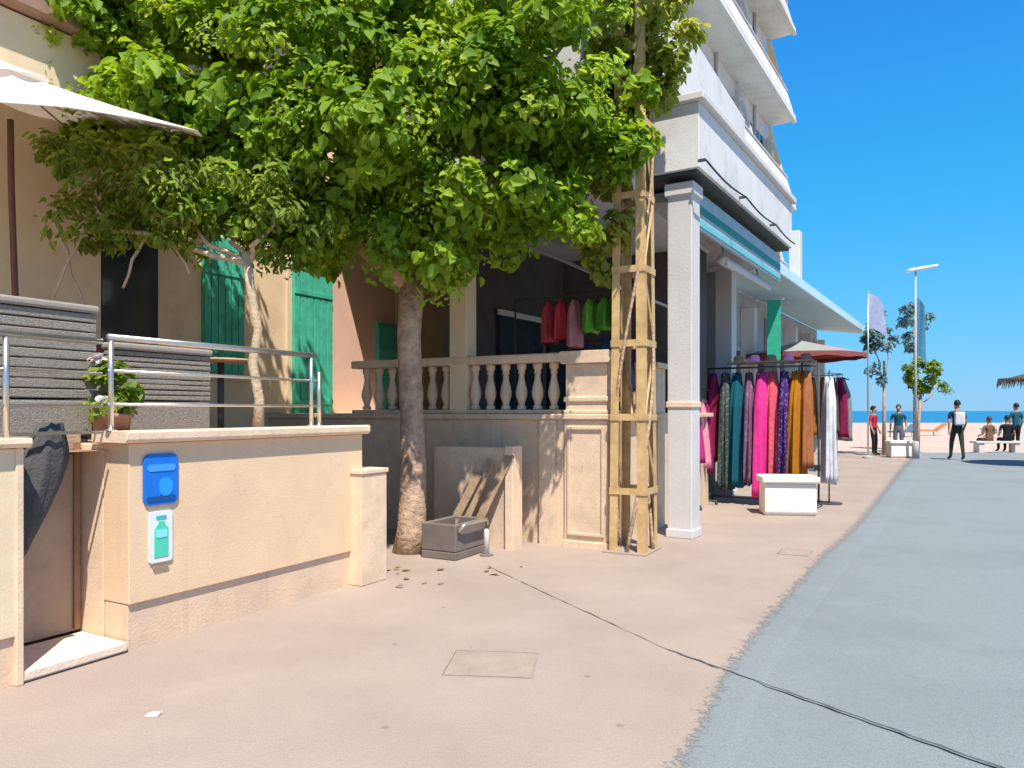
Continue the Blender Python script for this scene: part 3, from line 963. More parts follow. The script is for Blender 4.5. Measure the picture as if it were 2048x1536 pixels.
shutter_pair(hs, 3.55, 4.2, 2.0, 3.78, M_GREEN, True)
MB().box(3.2, 4.3, -0.09, -0.003, 1.9, 1.985).build('sill', M_CREAM, hs, 0.006)
shutter_pair(hs, 5.1, 5.92, 1.35, 3.72, M_GREEN)
MB().box(5.0, 5.095, -0.03, -0.003, 1.3, 3.85).build('door_frame', M_CREAM, hs, 0.004)
shutter_pair(hs, 7.0, 7.5, 1.5, 3.0, M_TEAL)
for o in hs.children:
    if o.name.startswith('shutter') and abs(o.data.vertices[0].co.x - 7.0) < 0.01:
        o.location.y = -0.02
MB().box(2.2, 2.9, -0.05, 0.005, 2.0, 3.6).build('window', M_GLASS, hs)

# ------------------------------------------------------------------ terrace with the balustrade
t2 = thing('balustrade_terrace', 'cream stone terrace base with pier panels under the baluster row', 'terrace', S, 4.66, 0, 0)
MB().box(0.02, 4.4, -1.28, 3.79, -0.02, 1.40).build('base_wall', M_STONE, t2)
MB().box(-0.04, 4.42, -1.36, 3.79, 1.403, 1.468).build('string_course', M_STONE, t2, 0.012)
MB().box(-0.05, 0.40, -1.36, -0.80, -0.02, 0.075).build('pier_foot', M_STONE, t2, 0.008)
pi = MB().box(-0.012, 0.36, -1.325, -0.81, 0.077, 1.40).build('pier', M_STONE, t2, 0.006)
mb = MB()
for (y0, y1, z0, z1) in ((-1.29, -1.255, 0.13, 1.33), (-0.885, -0.85, 0.13, 1.33), (-1.253, -0.887, 0.13, 0.165), (-1.253, -0.887, 1.295, 1.33)):
    mb.box(-0.034, -0.013, y0, y1, z0, z1)
mb.build('panel_moulding', M_STONE, pi, 0.006)
MB().box(0.0, 0.36, -1.31, -0.82, 1.47, 2.02).build('pedestal', M_STONE, t2, 0.006)
MB().box(-0.02, 0.38, -1.335, -0.80, 1.60, 1.66).build('pedestal_band', M_STONE, t2, 0.012)
MB().box(-0.02, 0.38, -1.335, -0.80, 1.471, 1.51).build('pedestal_band', M_STONE, t2, 0.008)
MB().prism_x([(-1.39, 2.07), (-1.39, 2.13), (-1.36, 2.16), (-0.78, 2.16), (-0.75, 2.13), (-0.75, 2.07), (-0.79, 2.022), (-1.35, 2.022)], -0.06, 0.42).build('pedestal_cap', M_STONE, t2, 0.006)
MB().box(-0.03, 0.018, -0.70, -0.50, -0.02, 1.40).build('pilaster', M_STONE, t2, 0.006)
MB().box(1.66, 1.95, -1.34, -1.283, -0.02, 1.40).build('pilaster', M_STONE, t2, 0.006)
MB().box(1.6, 2.0, -1.33, -0.9, 1.47, 2.05).build('pedestal', M_STONE, t2, 0.006)
MB().box(1.57, 2.03, -1.37, -0.87, 2.052, 2.12).build('pedestal_cap', M_STONE, t2, 0.01)

bl = thing('balustrade', 'row of turned cream balusters with a heavy handrail behind the tree trunk', 'balustrade', S, 4.76, 0, 1.47)
MB().box(-0.08, 0.12, -0.745, 2.3, 0.585, 0.685).build('handrail', M_STONE, bl, 0.018)
MB().box(-0.06, 0.10, -0.745, 2.3, 0.001, 0.045).build('bottom_rail', M_STONE, bl, 0.008)
bal = MB().lathe([(0.055, 0.047), (0.055, 0.085), (0.036, 0.10), (0.040, 0.125), (0.066, 0.20), (0.070, 0.245), (0.060, 0.30), (0.036, 0.40), (0.031, 0.455), (0.045, 0.475), (0.036, 0.495), (0.055, 0.53), (0.055, 0.584)], n=14).mesh('baluster', M_STONE, True)
for k in range(14):
    y = -0.62 + 0.21 * k
    if abs(y - 0.62) > 0.14:
        link_mesh('baluster', bal, bl, (0.02, y, 0))

# back walls, roof and post of the balustrade terrace
h2 = thing('shop_house', 'house with shaded shop porch above the balustrade, pale roof soffit', 'house', S, 4.66, 0, 0)
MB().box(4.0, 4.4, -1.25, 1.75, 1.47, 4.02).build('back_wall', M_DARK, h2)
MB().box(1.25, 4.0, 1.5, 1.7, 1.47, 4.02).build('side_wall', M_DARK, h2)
MB().box(0.0, 4.45, -1.3, 1.75, 4.03, 4.28).build('porch_roof', M_WHITE2, h2, 0.01)
MB().box(0.9, 8.0, -1.1, 1.72, 4.285, 7.4).build('upper_wall', M_WHITE, h2)
MB().box(0.86, 0.897, 0.2, 1.2, 5.0, 6.6).build('window', M_GLASS, h2)
MB().box(0.03, 0.27, 0.51, 0.75, 1.47, 4.027).build('post', M_CREAM, h2, 0.01)
MB().box(4.0, 4.4, -1.26, -0.6, 1.47, 4.02)
MB().box(1.6, 3.2, 1.44, 1.497, 1.47, 3.3).build('door', mat('grey_lilac_door', (0.30, 0.28, 0.32), 0.7, 0.1, 6, 0.1, 40), h2, 0.006)
aw = thing('porch_awning', 'pale grey sloping fabric awning under the porch roof', 'awning', S, 4.9, 0, 0)
ap = MB().prism_x([(-1.22, 2.95), (-1.20, 2.95), (0.35, 3.72), (0.35, 3.74)], 0.0, 2.6).build('fabric', mat('grey_awning_cloth', (0.52, 0.48, 0.46), 0.9, 0.06, 5, 0.2, 90, trans=0.3), aw)
MB().tube([(0.0, -1.2, 2.94), (2.6, -1.2, 2.94)], 0.022, 8).build('front_bar', M_STEEL, aw, smooth=True)

# ------------------------------------------------------------------ garments
def cloth_mat(name, col, trans=0.12):
    return mat('cloth_' + name, col, 0.95, 0.14, 9, 0.35, 140, trans=trans, spec=0.08)


def print_cloth(name, col, col2, scale, kind='dots', amt=0.5):
    m = cloth_mat(name, col)
    nt = m.node_tree
    b = nt.nodes['Principled BSDF']
    src = b.inputs['Base Color'].links[0].from_socket
    tc = nt.nodes.new('ShaderNodeTexCoord')
    if kind == 'dots':
        t = nt.nodes.new('ShaderNodeTexVoronoi')
        t.inputs['Scale'].default_value = scale
        out = t.outputs['Distance']
        lo, hi = 0.36, 0.28
    else:
        t = nt.nodes.new('ShaderNodeTexWave')
        t.inputs['Scale'].default_value = scale
        t.inputs['Distortion'].default_value = 1.5
        t.bands_direction = 'Z'
        out = t.outputs['Fac']
        lo, hi = 0.45, 0.6
    nt.links.new(tc.outputs['Object'], t.inputs['Vector'])
    mr = nt.nodes.new('ShaderNodeMapRange')
    mr.inputs['From Min'].default_value = lo
    mr.inputs['From Max'].default_value = hi
    mr.inputs['To Max'].default_value = amt
    nt.links.new(out, mr.inputs['Value'])
    mx = nt.nodes.new('ShaderNodeMix')
    mx.data_type = 'RGBA'
    nt.links.new(mr.outputs[0], mx.inputs['Factor'])
    nt.links.new(src, mx.inputs[6])
    mx.inputs[7].default_value = (*col2, 1)
    nt.links.new(mx.outputs[2], b.inputs['Base Color'])
    return m


print_cloth('slate', (0.07, 0.09, 0.085), (0.30, 0.33, 0.30), 22, 'dots')
print_cloth('mauve', (0.20, 0.10, 0.18), (0.34, 0.26, 0.32), 10, 'dots', 0.5)
print_cloth('coral', (0.78, 0.11, 0.17), (0.85, 0.40, 0.30), 16, 'dots')
print_cloth('indigo', (0.07, 0.025, 0.16), (0.35, 0.30, 0.55), 24, 'dots', 0.6)
print_cloth('rust', (0.42, 0.17, 0.05), (0.14, 0.05, 0.03), 12, 'waves')
print_cloth('brick', (0.42, 0.07, 0.04), (0.6, 0.4, 0.3), 20, 'dots')


def garment_mesh(name, m, w, d, h, flare=1.15, folds=5, seed=0):
    """Hanging dress or shawl: w across its hanger, d thickness."""
    rnd = random.Random(seed)
    vs, fs = [], []
    n, rows = 40, 14
    ph = rnd.uniform(0, 6)
    for i in range(rows):
        u = i / (rows - 1)
        z = -h * u
        sh = min(1.0, 0.30 + 2.6 * u) if u < 0.3 else 1.0
        ww = w * sh * (0.88 + (flare - 0.88) * u)
        dd = d * (0.62 + 0.38 * min(1, u * 5)) * (0.95 + 0.15 * u)
        for k in range(n):
            a = 2 * math.pi * k / n
            f = 1 + 0.16 * (0.35 + u) * math.sin(folds * a + ph + 2.2 * u) + 0.10 * (0.3 + u) * math.sin((folds * 2 + 1) * a + ph * 2 - 1.5 * u)
            vs.append((ww / 2 * f * math.cos(a), dd / 2 * f * math.sin(a), z + (0.02 * math.sin(3 * a + ph) if i == rows - 1 else 0)))
    for i in range(rows - 1):
        for k in range(n):
            fs.append((i * n + k, (i + 1) * n + k, (i + 1) * n + (k + 1) % n, i * n + (k + 1) % n))
    fs.append(tuple(range(n)))
    fs.append(tuple(range(rows * n - 1, (rows - 1) * n - 1, -1)))
    return MB().add(vs, fs).mesh(name, m, True)


HANG = MB().tube([(-0.16, 0, -0.045), (0, 0, 0.02), (0.16, 0, -0.045)], 0.008, 6).tube([(0, 0, 0.02), (0, 0, 0.06), (0.018, 0, 0.085), (0.0, 0, 0.105), (-0.012, 0, 0.09)], 0.004, 6).mesh('hanger', M_BLACKLINE, True)


def hang(label, fr, x, y, z, col, w, d, h, group, turn=0.0, seed=0, flare=1.15, name='hanging_dress', cat='dress', folds=5):
    t = thing(name, label, cat, fr, x, y, z, group, turn)
    link_mesh('cloth', garment_mesh('cloth', cloth_mat(*col), w, d, h, flare, folds, seed), t)
    link_mesh('hanger', HANG, t)
    return t


def rail_stand(name, label, fr, x, y, z0, length, h, turn, wheels=True):
    t = thing(name, label, 'rack', fr, x, y, z0, None, turn)
    MB().tube([(-length / 2, 0, h), (length / 2, 0, h)], 0.016, 8).build('hanging_rail', M_BLACKLINE, t, smooth=True)
    for s in (-1, 1):
        MB().tube([(s * length / 2, 0, 0.06), (s * length / 2, 0, h)], 0.016, 8).build('upright', M_BLACKLINE, t, smooth=True)
        MB().tube([(s * length / 2, -0.25, 0.06), (s * length / 2, 0.25, 0.06)], 0.016, 8).build('foot', M_BLACKLINE, t, smooth=True)
        for e in (-0.24, 0.24):
            MB().tube([(s * length / 2 - 0.012, e, 0.026), (s * length / 2 + 0.012, e, 0.026)], 0.026, 10).build('wheel', M_BLACKLINE, t, smooth=True)
    MB().tube([(-length / 2, 0, 0.09), (length / 2, 0, 0.09)], 0.012, 8).build('lower_bar', M_BLACKLINE, t, smooth=True)
    return t


# goods in the porch shop
rk = thing('porch_clothes_rail', 'dark clothes rail under the porch awning carrying red and green shirts', 'rack', S, 5.9, -0.45, 1.47, None, R(90))
MB().tube([(-0.95, 0, 1.52), (0.95, 0, 1.52)], 0.014, 8).build('hanging_rail', M_BLACKLINE, rk, smooth=True)
for s in (-0.95, 0.95):
    MB().tube([(s, 0, 0.0), (s, 0, 1.52)], 0.014, 8).build('upright', M_BLACKLINE, rk, smooth=True)
shirts = [(0.36, ('rose', (0.60, 0.10, 0.13)), 'rose red shirt, leftmost on the porch rail', 0.62), (0.18, ('red', (0.62, 0.07, 0.09)), 'red shirt second from left on the porch rail', 0.58),
          (0.0, ('blush', (0.62, 0.28, 0.33)), 'blush pink shirt between red and green shirts on the porch rail', 0.70), (-0.22, ('lime', (0.18, 0.50, 0.07)), 'lime green shirt next to the pink one on the porch rail', 0.50),
          (-0.42, ('grass', (0.12, 0.42, 0.06)), 'grass green shirt in the middle of the green shirts on the porch rail', 0.46), (-0.62, ('leaf', (0.14, 0.46, 0.05)), 'green shirt on the porch rail nearest the iron pole', 0.48)]
for i, (yy, col, lab, h) in enumerate(shirts):
    hang(lab, S, 5.9, -0.38 + yy, 2.92, col, 0.16, 0.34, h * 0.85, 'shirts on the porch rail', R(90), 20 + i, 1.05, 'hanging_shirt', 'shirt', 4)
for i, (yy, col, lab) in enumerate(((0.1, ('navy', (0.03, 0.05, 0.13)), 'dark navy trousers hanging low beside the red shirts in the porch'), (-0.3, ('denim', (0.04, 0.08, 0.18)), 'blue trousers hanging below the lime green shirt in the porch'), (-0.55, ('ink', (0.02, 0.03, 0.07)), 'black trousers hanging below the green shirts near the iron pole'))):
    hang(lab, S, 6.25, -0.38 + yy, 2.45, col, 0.24, 0.36, 0.7, 'trousers in the porch', R(90), 40 + i, 1.0, 'hanging_trousers', 'trousers', 3)

# ------------------------------------------------------------------ alcove under the tree
lw = thing('low_wall', 'low grey cream rendered wall in the shaded gap under the tree', 'wall', S, 4.18, -0.34, 0)
MB().box(0.0, 0.16, 0.0, 0.96, -0.02, 1.10).build('wall_face', M_STONE, lw, 0.008)
MB().box(-0.05, 0.17, -0.10, -0.003, -0.02, 1.12).build('end_pier', M_COPING, lw, 0.006)
bd_mesh = None
for i, (yy, ln, tl, lab) in enumerate(((-0.02, 1.15, 24, 'longest weathered plank leaning on the low wall, nearest its cream end'), (0.10, 1.05, 21, 'middle weathered plank of three leaning on the low wall'), (0.24, 0.92, 26, 'shortest weathered plank of three leaning on the low wall'))):
    b = thing('leaning_plank', lab, 'plank', S, 3.98 - 0.05 * i, -0.30 + yy + 0.38, 0.0, 'planks leaning on the low wall')
    o = MB().box(-0.012, 0.012, -0.05, 0.05, 0, ln).build('board', M_WOOD, b, 0.004)
    o.rotation_euler = (R(tl), R(9), 0)
cr_ = thing('stone_trough', 'low dark grey trough lying in the shade beside the tree trunk', 'trough', S, 3.35, 0.0, 0)
MB().box(0.0, 0.62, -0.22, 0.2, 0.0, 0.08).build('bottom', M_GREYBOX, cr_, 0.01)
for (a, b_, c_, d_) in ((0.0, 0.05, -0.22, 0.2), (0.57, 0.62, -0.22, 0.2), (0.052, 0.568, -0.22, -0.17), (0.052, 0.568, 0.15, 0.2)):
    MB().box(a, b_, c_, d_, 0.082, 0.36).build('side', M_GREYBOX, cr_, 0.012)
MB().tube([(0.02, -0.24, 0.3), (0.08, -0.28, 0.36), (0.5, -0.28, 0.36), (0.58, -0.24, 0.3)], 0.018, 8).build('handle', M_STEEL, cr_, smooth=True)
bo = thing('white_post', 'short white marker post in the shade between trough and planks', 'post', S, 3.75, -0.34, 0)
MB().lathe([(0.0, 0), (0.03, 0), (0.028, 0.25), (0.02, 0.275), (0, 0.28)], n=12).build('shaft', M_WHITE2, bo, smooth=True)
MB().lathe([(0.0, 0), (0.07, 0), (0.07, 0.015), (0.0, 0.02)], n=14).build('foot', M_GREYBOX, bo)

# ------------------------------------------------------------------ lattice pole
py = thing('lattice_pole', 'tall tan painted iron lattice pole beside the balustrade pier', 'pole', S, 4.75, -1.58, 0)
H = 9.0


def half(z):
    return 0.20 - 0.075 * z / H


for sx in (-1, 1):
    for sy in (-1, 1):
        mb = MB()
        a0, a1 = half(0), half(H)
        t_ = 0.007
        wv = 0.088
        vs = []
        for a, z in ((a0, -0.05), (a1, H)):
            for (dx, dy) in ((0, 0), (-wv, 0), (-wv, -t_), (-t_, -t_), (-t_, -wv), (0, -wv)):
                vs.append((sx * (a + dx), sy * (a + dy), z))
        mb.add(vs, [(0, 1, 7, 6), (1, 2, 8, 7), (2, 3, 9, 8), (3, 4, 10, 9), (4, 5, 11, 10), (5, 0, 6, 11), (0, 5, 4, 3, 2, 1), (6, 7, 8, 9, 10, 11)])
        mb.build('leg', M_TAN, py)
z = 0.62
k = 0
while z < H - 0.3:
    a = half(z) + 0.004
    dz = 0.78
    for (ax_, s) in (('x', 1), ('x', -1), ('y', 1), ('y', -1)):
        mb = MB()
        if ax_ == 'x':
            mb.box(-a, a, min(s * a, s * (a + 0.006)), max(s * a, s * (a + 0.006)), z, z + 0.07)
        else:
            mb.box(min(s * a, s * (a + 0.006)), max(s * a, s * (a + 0.006)), -a, a, z, z + 0.07)
        mb.build('batten', M_TAN, py)
        b2 = half(z + dz) + 0.003
        m2 = MB()
        sg_ = 1 if k % 2 else -1
        p0 = (-sg_ * (a - 0.03), s * (a - 0.012), z + 0.07) if ax_ == 'x' else (s * (a - 0.012), -sg_ * (a - 0.03), z + 0.07)
        p1 = (sg_ * (b2 - 0.03), s * (b2 - 0.012), z + dz) if ax_ == 'x' else (s * (b2 - 0.012), sg_ * (b2 - 0.03), z + dz)
        if ax_ == 'y':
            continue
        m2.tube([p0, p1], 0.016, 4)
        m2.build('diagonal', M_TAN, py)
    z += dz
    k += 1
MB().box(-0.26, 0.26, -0.22, 0.26, -0.02, 0.02).build('footing', M_PAVE, py, 0.008)
# plant that climbs it
wx, wy, _ = S.w(4.75, -1.58)
vn = thing('climbing_plant', 'yellow green climbing plant covering the upper half of the lattice pole', 'plant', None, wx, wy, 0)
mb = MB()
for q in range(3):
    pts = [(0.21 * math.cos(q * 2.1 + zz * 0.9), 0.21 * math.sin(q * 2.1 + zz * 0.9), zz) for zz in np.linspace(0.0, 7.5, 40)]
    mb.tube(pts, [0.022 - 0.0004 * i for i in range(40)], 6)
mb.build('stem', M_BARK, vn, smooth=True)
VB = [(wx + 0.0, wy, 4.55, 0.26, 0.26, 0.35), (wx + 0.1, wy, 5.0, 0.38, 0.34, 0.4), (wx - 0.05, wy, 5.5, 0.42, 0.38, 0.45), (wx + 0.35, wy - 0.05, 5.35, 0.3, 0.28, 0.28),
      (wx - 0.35, wy, 4.6, 0.35, 0.3, 0.5), (wx + 0.1, wy, 6.1, 0.45, 0.4, 0.5), (wx - 0.3, wy, 3.75, 0.28, 0.25, 0.55), (wx - 0.15, wy, 6.8, 0.5, 0.4, 0.5), (wx - 0.38, wy - 0.05, 3.3, 0.2, 0.2, 0.35), (wx - 0.2, wy - 0.1, 4.2, 0.3, 0.25, 0.4), (wx + 0.42, wy, 4.95, 0.22, 0.22, 0.22), (wx + 0.3, wy, 5.9, 0.3, 0.3, 0.3)]
leaves('foliage', VB, 6200, 0.10, L_VINE, vn, 0.45, 0.35, 0.15, kind='stuff', slender=0.7, origin=(wx, wy, 0))

# ------------------------------------------------------------------ corner shop with white column
a1 = thing('corner_shop', 'white corner shop arcade with square column and grey parapet', 'building', A, 0, 0, 0)
for (x, y, n_) in ((0.0, 0.0, 1), (4.75, 0.85, 0)):
    c = MB().box(x + 0.05, x + 0.35, y + 0.05, y + 0.35, 0.0, 4.20).build('column', M_WHITE2, a1, 0.012)
    MB().box(x + 0.035, x + 0.365, y + 0.035, y + 0.365, 0.0, 0.10).build('column_foot', M_WHITE2, c, 0.008)
    MB().box(x + 0.02, x + 0.38, y + 0.02, y + 0.38, 4.04, 4.19).build('capital', M_WHITE2, c, 0.012)
    MB().box(x + 0.035, x + 0.365, y + 0.035, y + 0.365, 1.54, 1.61).build('collar', M_COPING, c, 0.008) if n_ else None
MB().box(-0.02, 5.0, -0.03, 6.0, 4.262, 4.30).build('dark_drip_edge', M_BLACKLINE, a1)
MB().box(-0.06, 5.02, -0.07, 6.0, 4.302, 5.06).build('parapet', M_WHITE, a1, 0.01)
MB().box(-0.12, 5.06, -0.14, 6.0, 5.063, 5.16).build('parapet_coping', M_WHITE2, a1, 0.015)
MB().box(0.42, 5.6, 0.45, 3.4, 4.10, 4.22).build('ceiling', M_GREY, a1)
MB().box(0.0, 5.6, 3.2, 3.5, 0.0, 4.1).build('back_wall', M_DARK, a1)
MB().box(5.4, 5.6, 1.3, 3.2, 0.0, 4.1).build('side_wall', M_GREY, a1)
for k in range(3):
    g = MB().box(0.7 + k * 1.5, 1.95 + k * 1.5, 3.13, 3.19, 0.5, 2.9).build('shop_window', M_GLASS, a1)
    MB().box(0.62 + k * 1.5, 2.03 + k * 1.5, 3.10, 3.128, 2.9, 2.98).build('frame', M_WHITE2, g)
MB().box(-0.05, 0.36, 0.44, 0.9, 5.3, 6.3)
sb = thing('fascia_sign', 'pale blue green striped fascia board under the parapet of the corner shop', 'sign', A, 0.42, 0.10, 3.72)
MB().box(0, 4.5, 0, 0.05, 0.0, 0.46).build('board', mat('pale_blue_board', (0.36, 0.46, 0.50), 0.5, 0.1, 4, 0.05, 30), sb, 0.006)
MB().box(0.05, 4.45, -0.012, -0.002, 0.20, 0.29).build('green_stripe', paint('bottle_green', (0.02, 0.20, 0.15)), sb)
MB().box(0.05, 4.45, -0.012, -0.002, 0.04, 0.11).build('aqua_stripe', paint('aqua', (0.16, 0.52, 0.52)), sb)
ab = thing('rolled_awning', 'rolled white awning with front bar hanging in the corner shop arcade', 'awning', A, 2.1, 0.30, 3.60)
MB().tube([(0, 0, 0.05), (2.6, 0, 0.05)], 0.07, 12).build('roll', M_WHITE2, ab, smooth=True)
MB().box(0, 2.6, -0.09, -0.055, -0.05, 0.03).build('front_bar', M_WHITE2, ab, 0.006)
for x in (0.3, 2.3):
    MB().tube([(x, 0.03, 0.1), (x, 0.12, 0.50)], 0.014, 6).build('bracket', M_STEEL, ab, smooth=True)

# ------------------------------------------------------------------ apartment block with slanted balconies
ap_ = thing('apartment_block', 'tall grey white apartment block with stepped slanting balconies against the sky', 'building', A, 5.8, 3.4, 0)
LN = 12.6
MB().box(0.3, LN - 0.25, 0.0, 9.0, 0.0, 18.6).build('wall', M_WHITE, ap_)
MB().box(0.35, LN - 0.3, -0.012, -0.003, 4.0, 8.3).build('shaded_wall_tint', M_PINKGREY, ap_)  # pinkish sheet over the lower facade: its shade is put into the colour
for lv in range(5):
    z0 = 5.4 + 3.0 * lv
    s = MB().prism_x([(-0.92, z0), (0.0, z0), (0.0, z0 + 0.18), (-0.92, z0 + 0.18)], 0.0, LN).build('balcony', M_WHITE, ap_, 0.01)
    MB().prism_x([(-0.95, z0 - 0.05), (-0.82, z0 - 0.05), (-0.50, z0 + 1.10), (-0.62, z0 + 1.10)], -0.02, LN + 0.02).build('parapet', M_WHITE2, s, 0.01)
    MB().box(-0.02, LN + 0.02, -0.66, -0.46, z0 + 1.103, z0 + 1.15).build('parapet_coping', M_WHITE2, s, 0.01)
    for x in (0.0, 4.2, 8.4, LN - 0.12):
        MB().prism_x([(-0.80, z0 + 0.181), (-0.003, z0 + 0.181), (-0.003, z0 + 2.96), (-0.10, z0 + 2.96)], x + 0.03, x + 0.15).build('fin_wall', M_CREAM if x > 9 else M_WHITE, s)  # far-end fins take cream: the yellow sunlight on them is painted in
    for x in (0.8, 2.6, 5.0, 6.8, 9.2, 10.7):
        w = MB().box(x, x + 1.1, -0.02, 0.02, z0 + 0.25, z0 + 2.35).build('window', M_GLASS, ap_)
        MB().box(x - 0.06, x + 1.16, -0.035, -0.021, z0 + 2.352, z0 + 2.43).build('frame', M_WHITE2, w)
        MB().box(x + 0.52, x + 0.58, -0.03, -0.021, z0 + 0.25, z0 + 2.35).build('mullion', M_WHITE2, w)
MB().box(0.1, LN - 0.05, -0.5, 9.0, 18.6, 18.8).build('roof_slab', M_WHITE2, ap_, 0.02)

for i, (x, lv) in enumerate(((3.85, 1), (8.0, 1), (4.0, 2), (8.05, 2), (11.95, 1), (8.0, 3))):
    z0 = 5.4 + 3.0 * lv
    u = MB().box(x - 0.38, x - 0.02, -0.36, -0.04, z0 + 1.7, z0 + 2.25).build('air_conditioner', M_WHITE2, ap_, 0.02)
    MB().tube([(x - 0.2, -0.375, z0 + 1.97), (x - 0.2, -0.361, z0 + 1.97)], 0.17, 16).build('fan_grille', M_GREY, u)
for x in (2.0, 6.3, 10.5):
    MB().tube([(x, -0.06, 4.2), (x, -0.06, 18.5)], 0.05, 8).build('downpipe', M_GREY, ap_, smooth=True)
cb = thing('facade_cable', 'thin black cable sagging along the parapet of the corner shop', 'cable', A, 0, -0.16, 4.36)
MB().tube([(-0.1 + 0.35 * i, 0, -0.05 * math.sin(math.pi * ((i % 5) / 5))) for i in range(15)], 0.012, 6).build('wire', M_BLACKLINE, cb, smooth=True)
for i in (0, 5, 10):
    MB().box(-0.1 + 0.35 * i - 0.015, -0.1 + 0.35 * i + 0.015, 0.0, 0.088, -0.015, 0.015).build('clip', M_BLACKLINE, cb)

# ------------------------------------------------------------------ low shops further along
c1 = thing('shop_row', 'low white shop row with long pale blue canopy edge below the apartments', 'building', A, 5.8, 2.3, 0)
MB().box(0.0, 15.5, 0.0, 1.0, 0.0, 4.5).build('wall', M_GREY, c1)
MB().prism_x([(-1.7, 4.30), (-1.68, 4.28), (0.0, 4.52), (0.0, 4.70), (-1.7, 4.50)], 0.0, 15.5).build('canopy', mat('pale_aqua_canopy', (0.50, 0.70, 0.74), 0.6, 0.05, 3, 0.1, 40), c1)
for k in range(6):
    x = 0.3 + k * 2.5
    w = MB().box(x, x + 1.9, -0.03, 0.02, 0.3, 3.0).build('shop_window', M_GLASS, c1)
    MB().box(x - 0.05, x + 1.95, -0.05, -0.031, 3.0, 3.1).build('frame', M_GREY, w)
    MB().box(x + 0.92, x + 0.98, -0.05, -0.031, 0.3, 3.0).build('mullion', M_WHITE2, w)
    MB().box(x + 2.05, x + 2.35, -0.35, -0.003, 0.0, 4.1).build('pilaster', M_WHITE2 if k % 2 else M_GREY, c1, 0.01)
MB().box(4.2, 4.5, -1.55, -1.3, 4.55, 5.75).build('roof_post', M_WHITE2, c1, 0.02)
MB().box(1.9, 2.05, -1.5, -1.3, 4.55, 5.5).build('roof_post', M_WHITE2, c1, 0.02)
MB().box(0.3, 1.8, -1.42, -1.38, 4.56, 5.3).build('glass_screen', mat('teal_glass', (0.06, 0.38, 0.42), 0.15, 0.05, 3, 0, spec=0.6), c1)
hb = thing('hanging_banner', 'turquoise green vertical banner hung from the shop row canopy', 'banner', A, 8.2, 0.75, 0)
MB().box(0, 0.02, 0.05, 0.33, 2.6, 3.9).build('cloth', cloth_mat('mint', (0.06, 0.52, 0.34)), hb)
MB().tube([(0.01, -0.03, 3.9), (0.01, 0.48, 3.9)], 0.012, 6).build('rod', M_STEEL, hb, smooth=True)

# dress rack in front of the corner shop
rail_stand('dress_rack', 'black wheeled rack of long bright dresses by the corner shop', A, 3.8, 0.15, 0, 1.72, 2.20, R(90))
MB()
cols = [(0.78, ('crimson', (0.26, 0.02, 0.07)), 'crimson dress at the end of the rack nearest the white column', 1.45),
        (0.58, ('slate', (0.07, 0.09, 0.085)), 'slate grey long dress second from the white column', 1.98),
        (0.39, ('petrol', (0.015, 0.11, 0.16)), 'petrol blue long dress between slate and mauve dresses', 1.98),
        (0.20, ('mauve', (0.20, 0.10, 0.18)), 'mauve long dress beside the hot pink one', 2.0),
        (0.0, ('hotpink', (0.78, 0.05, 0.30)), 'hot pink long dress in the middle of the rack', 1.98),
        (-0.17, ('coral', (0.78, 0.11, 0.17)), 'coral red long dress right of the hot pink one', 1.95),
        (-0.35, ('indigo', (0.07, 0.025, 0.16)), 'indigo long dress between coral and orange dresses', 1.95),
        (-0.53, ('amber', (0.46, 0.18, 0.02)), 'amber brown long dress above the white bench', 1.9),
        (-0.68, ('rustbrown', (0.40, 0.15, 0.06)), 'rust brown dress at the road end of the rack', 1.5)]
for i, (yy, col, lab, h) in enumerate(cols):
    hang(lab, A, 3.8 + 0.02 * (i % 2), 0.15 + yy, 2.12, col, 0.44 - 0.05 * (i % 3), (0.17, 0.21, 0.24, 0.18, 0.25, 0.22, 0.19, 0.22, 0.18)[i], h - 0.07 * ((i * 5) % 4), 'dresses on the wheeled rack', R((-9, 6, -4, 11, -7, 3, 9, -5, 8)[i]), i, 1.0 + 0.08 * (i % 4), folds=4 + i % 4)
hang('white long dress hanging right of the wheeled rack near the bench', A, 4.5, -0.75, 2.05, ('ivory', (0.70, 0.70, 0.74)), 0.40, 0.2, 1.7, 'dresses on the wheeled rack', 0.3, 31)
rs = thing('single_dress_stand', 'thin black stand holding the white dress', 'stand', A, 4.5, -0.75, 0)
MB().tube([(0.0, 0, 0.02), (0, 0, 2.13), (0.05, 0, 2.155)], 0.012, 8).build('pole', M_BLACKLINE, rs, smooth=True)
MB().lathe([(0, 0), (0.2, 0), (0.2, 0.02), (0, 0.03)], n=18).build('base', M_BLACKLINE, rs)
# dark hats on a shelf over the rack
shf = thing('hat_shelf', 'dark flat shelf stacked over the dress rack', 'shelf', A, 3.8, 0.1, 2.26)
MB().box(-0.18, 0.22, -0.75, 0.55, 0.0, 0.03).build('board', M_BLACKLINE, shf, 0.006)
for i in range(5):
    h_ = tag(MB().lathe([(0.0, 0.0), (0.15, 0.0), (0.155, 0.008), (0.08, 0.014), (0.075, 0.08), (0.05, 0.105), (0.0, 0.11)], n=18).build('hat', cloth_mat(('black_straw', 'plum_straw')[i % 2], ((0.03, 0.03, 0.035), (0.10, 0.05, 0.16))[i % 2], 0.0), smooth=True),
             ['black hat at the left end of the shelf over the dresses', 'plum hat second from left on the shelf over the dresses', 'black hat in the middle of the shelf over the dresses', 'plum hat fourth from left on the shelf over the dresses', 'black hat at the right end of the shelf over the dresses'][i], 'hat', 'hats on the shelf')
    h_.location = A.w(3.82, 0.52 - i * 0.26, 2.292)

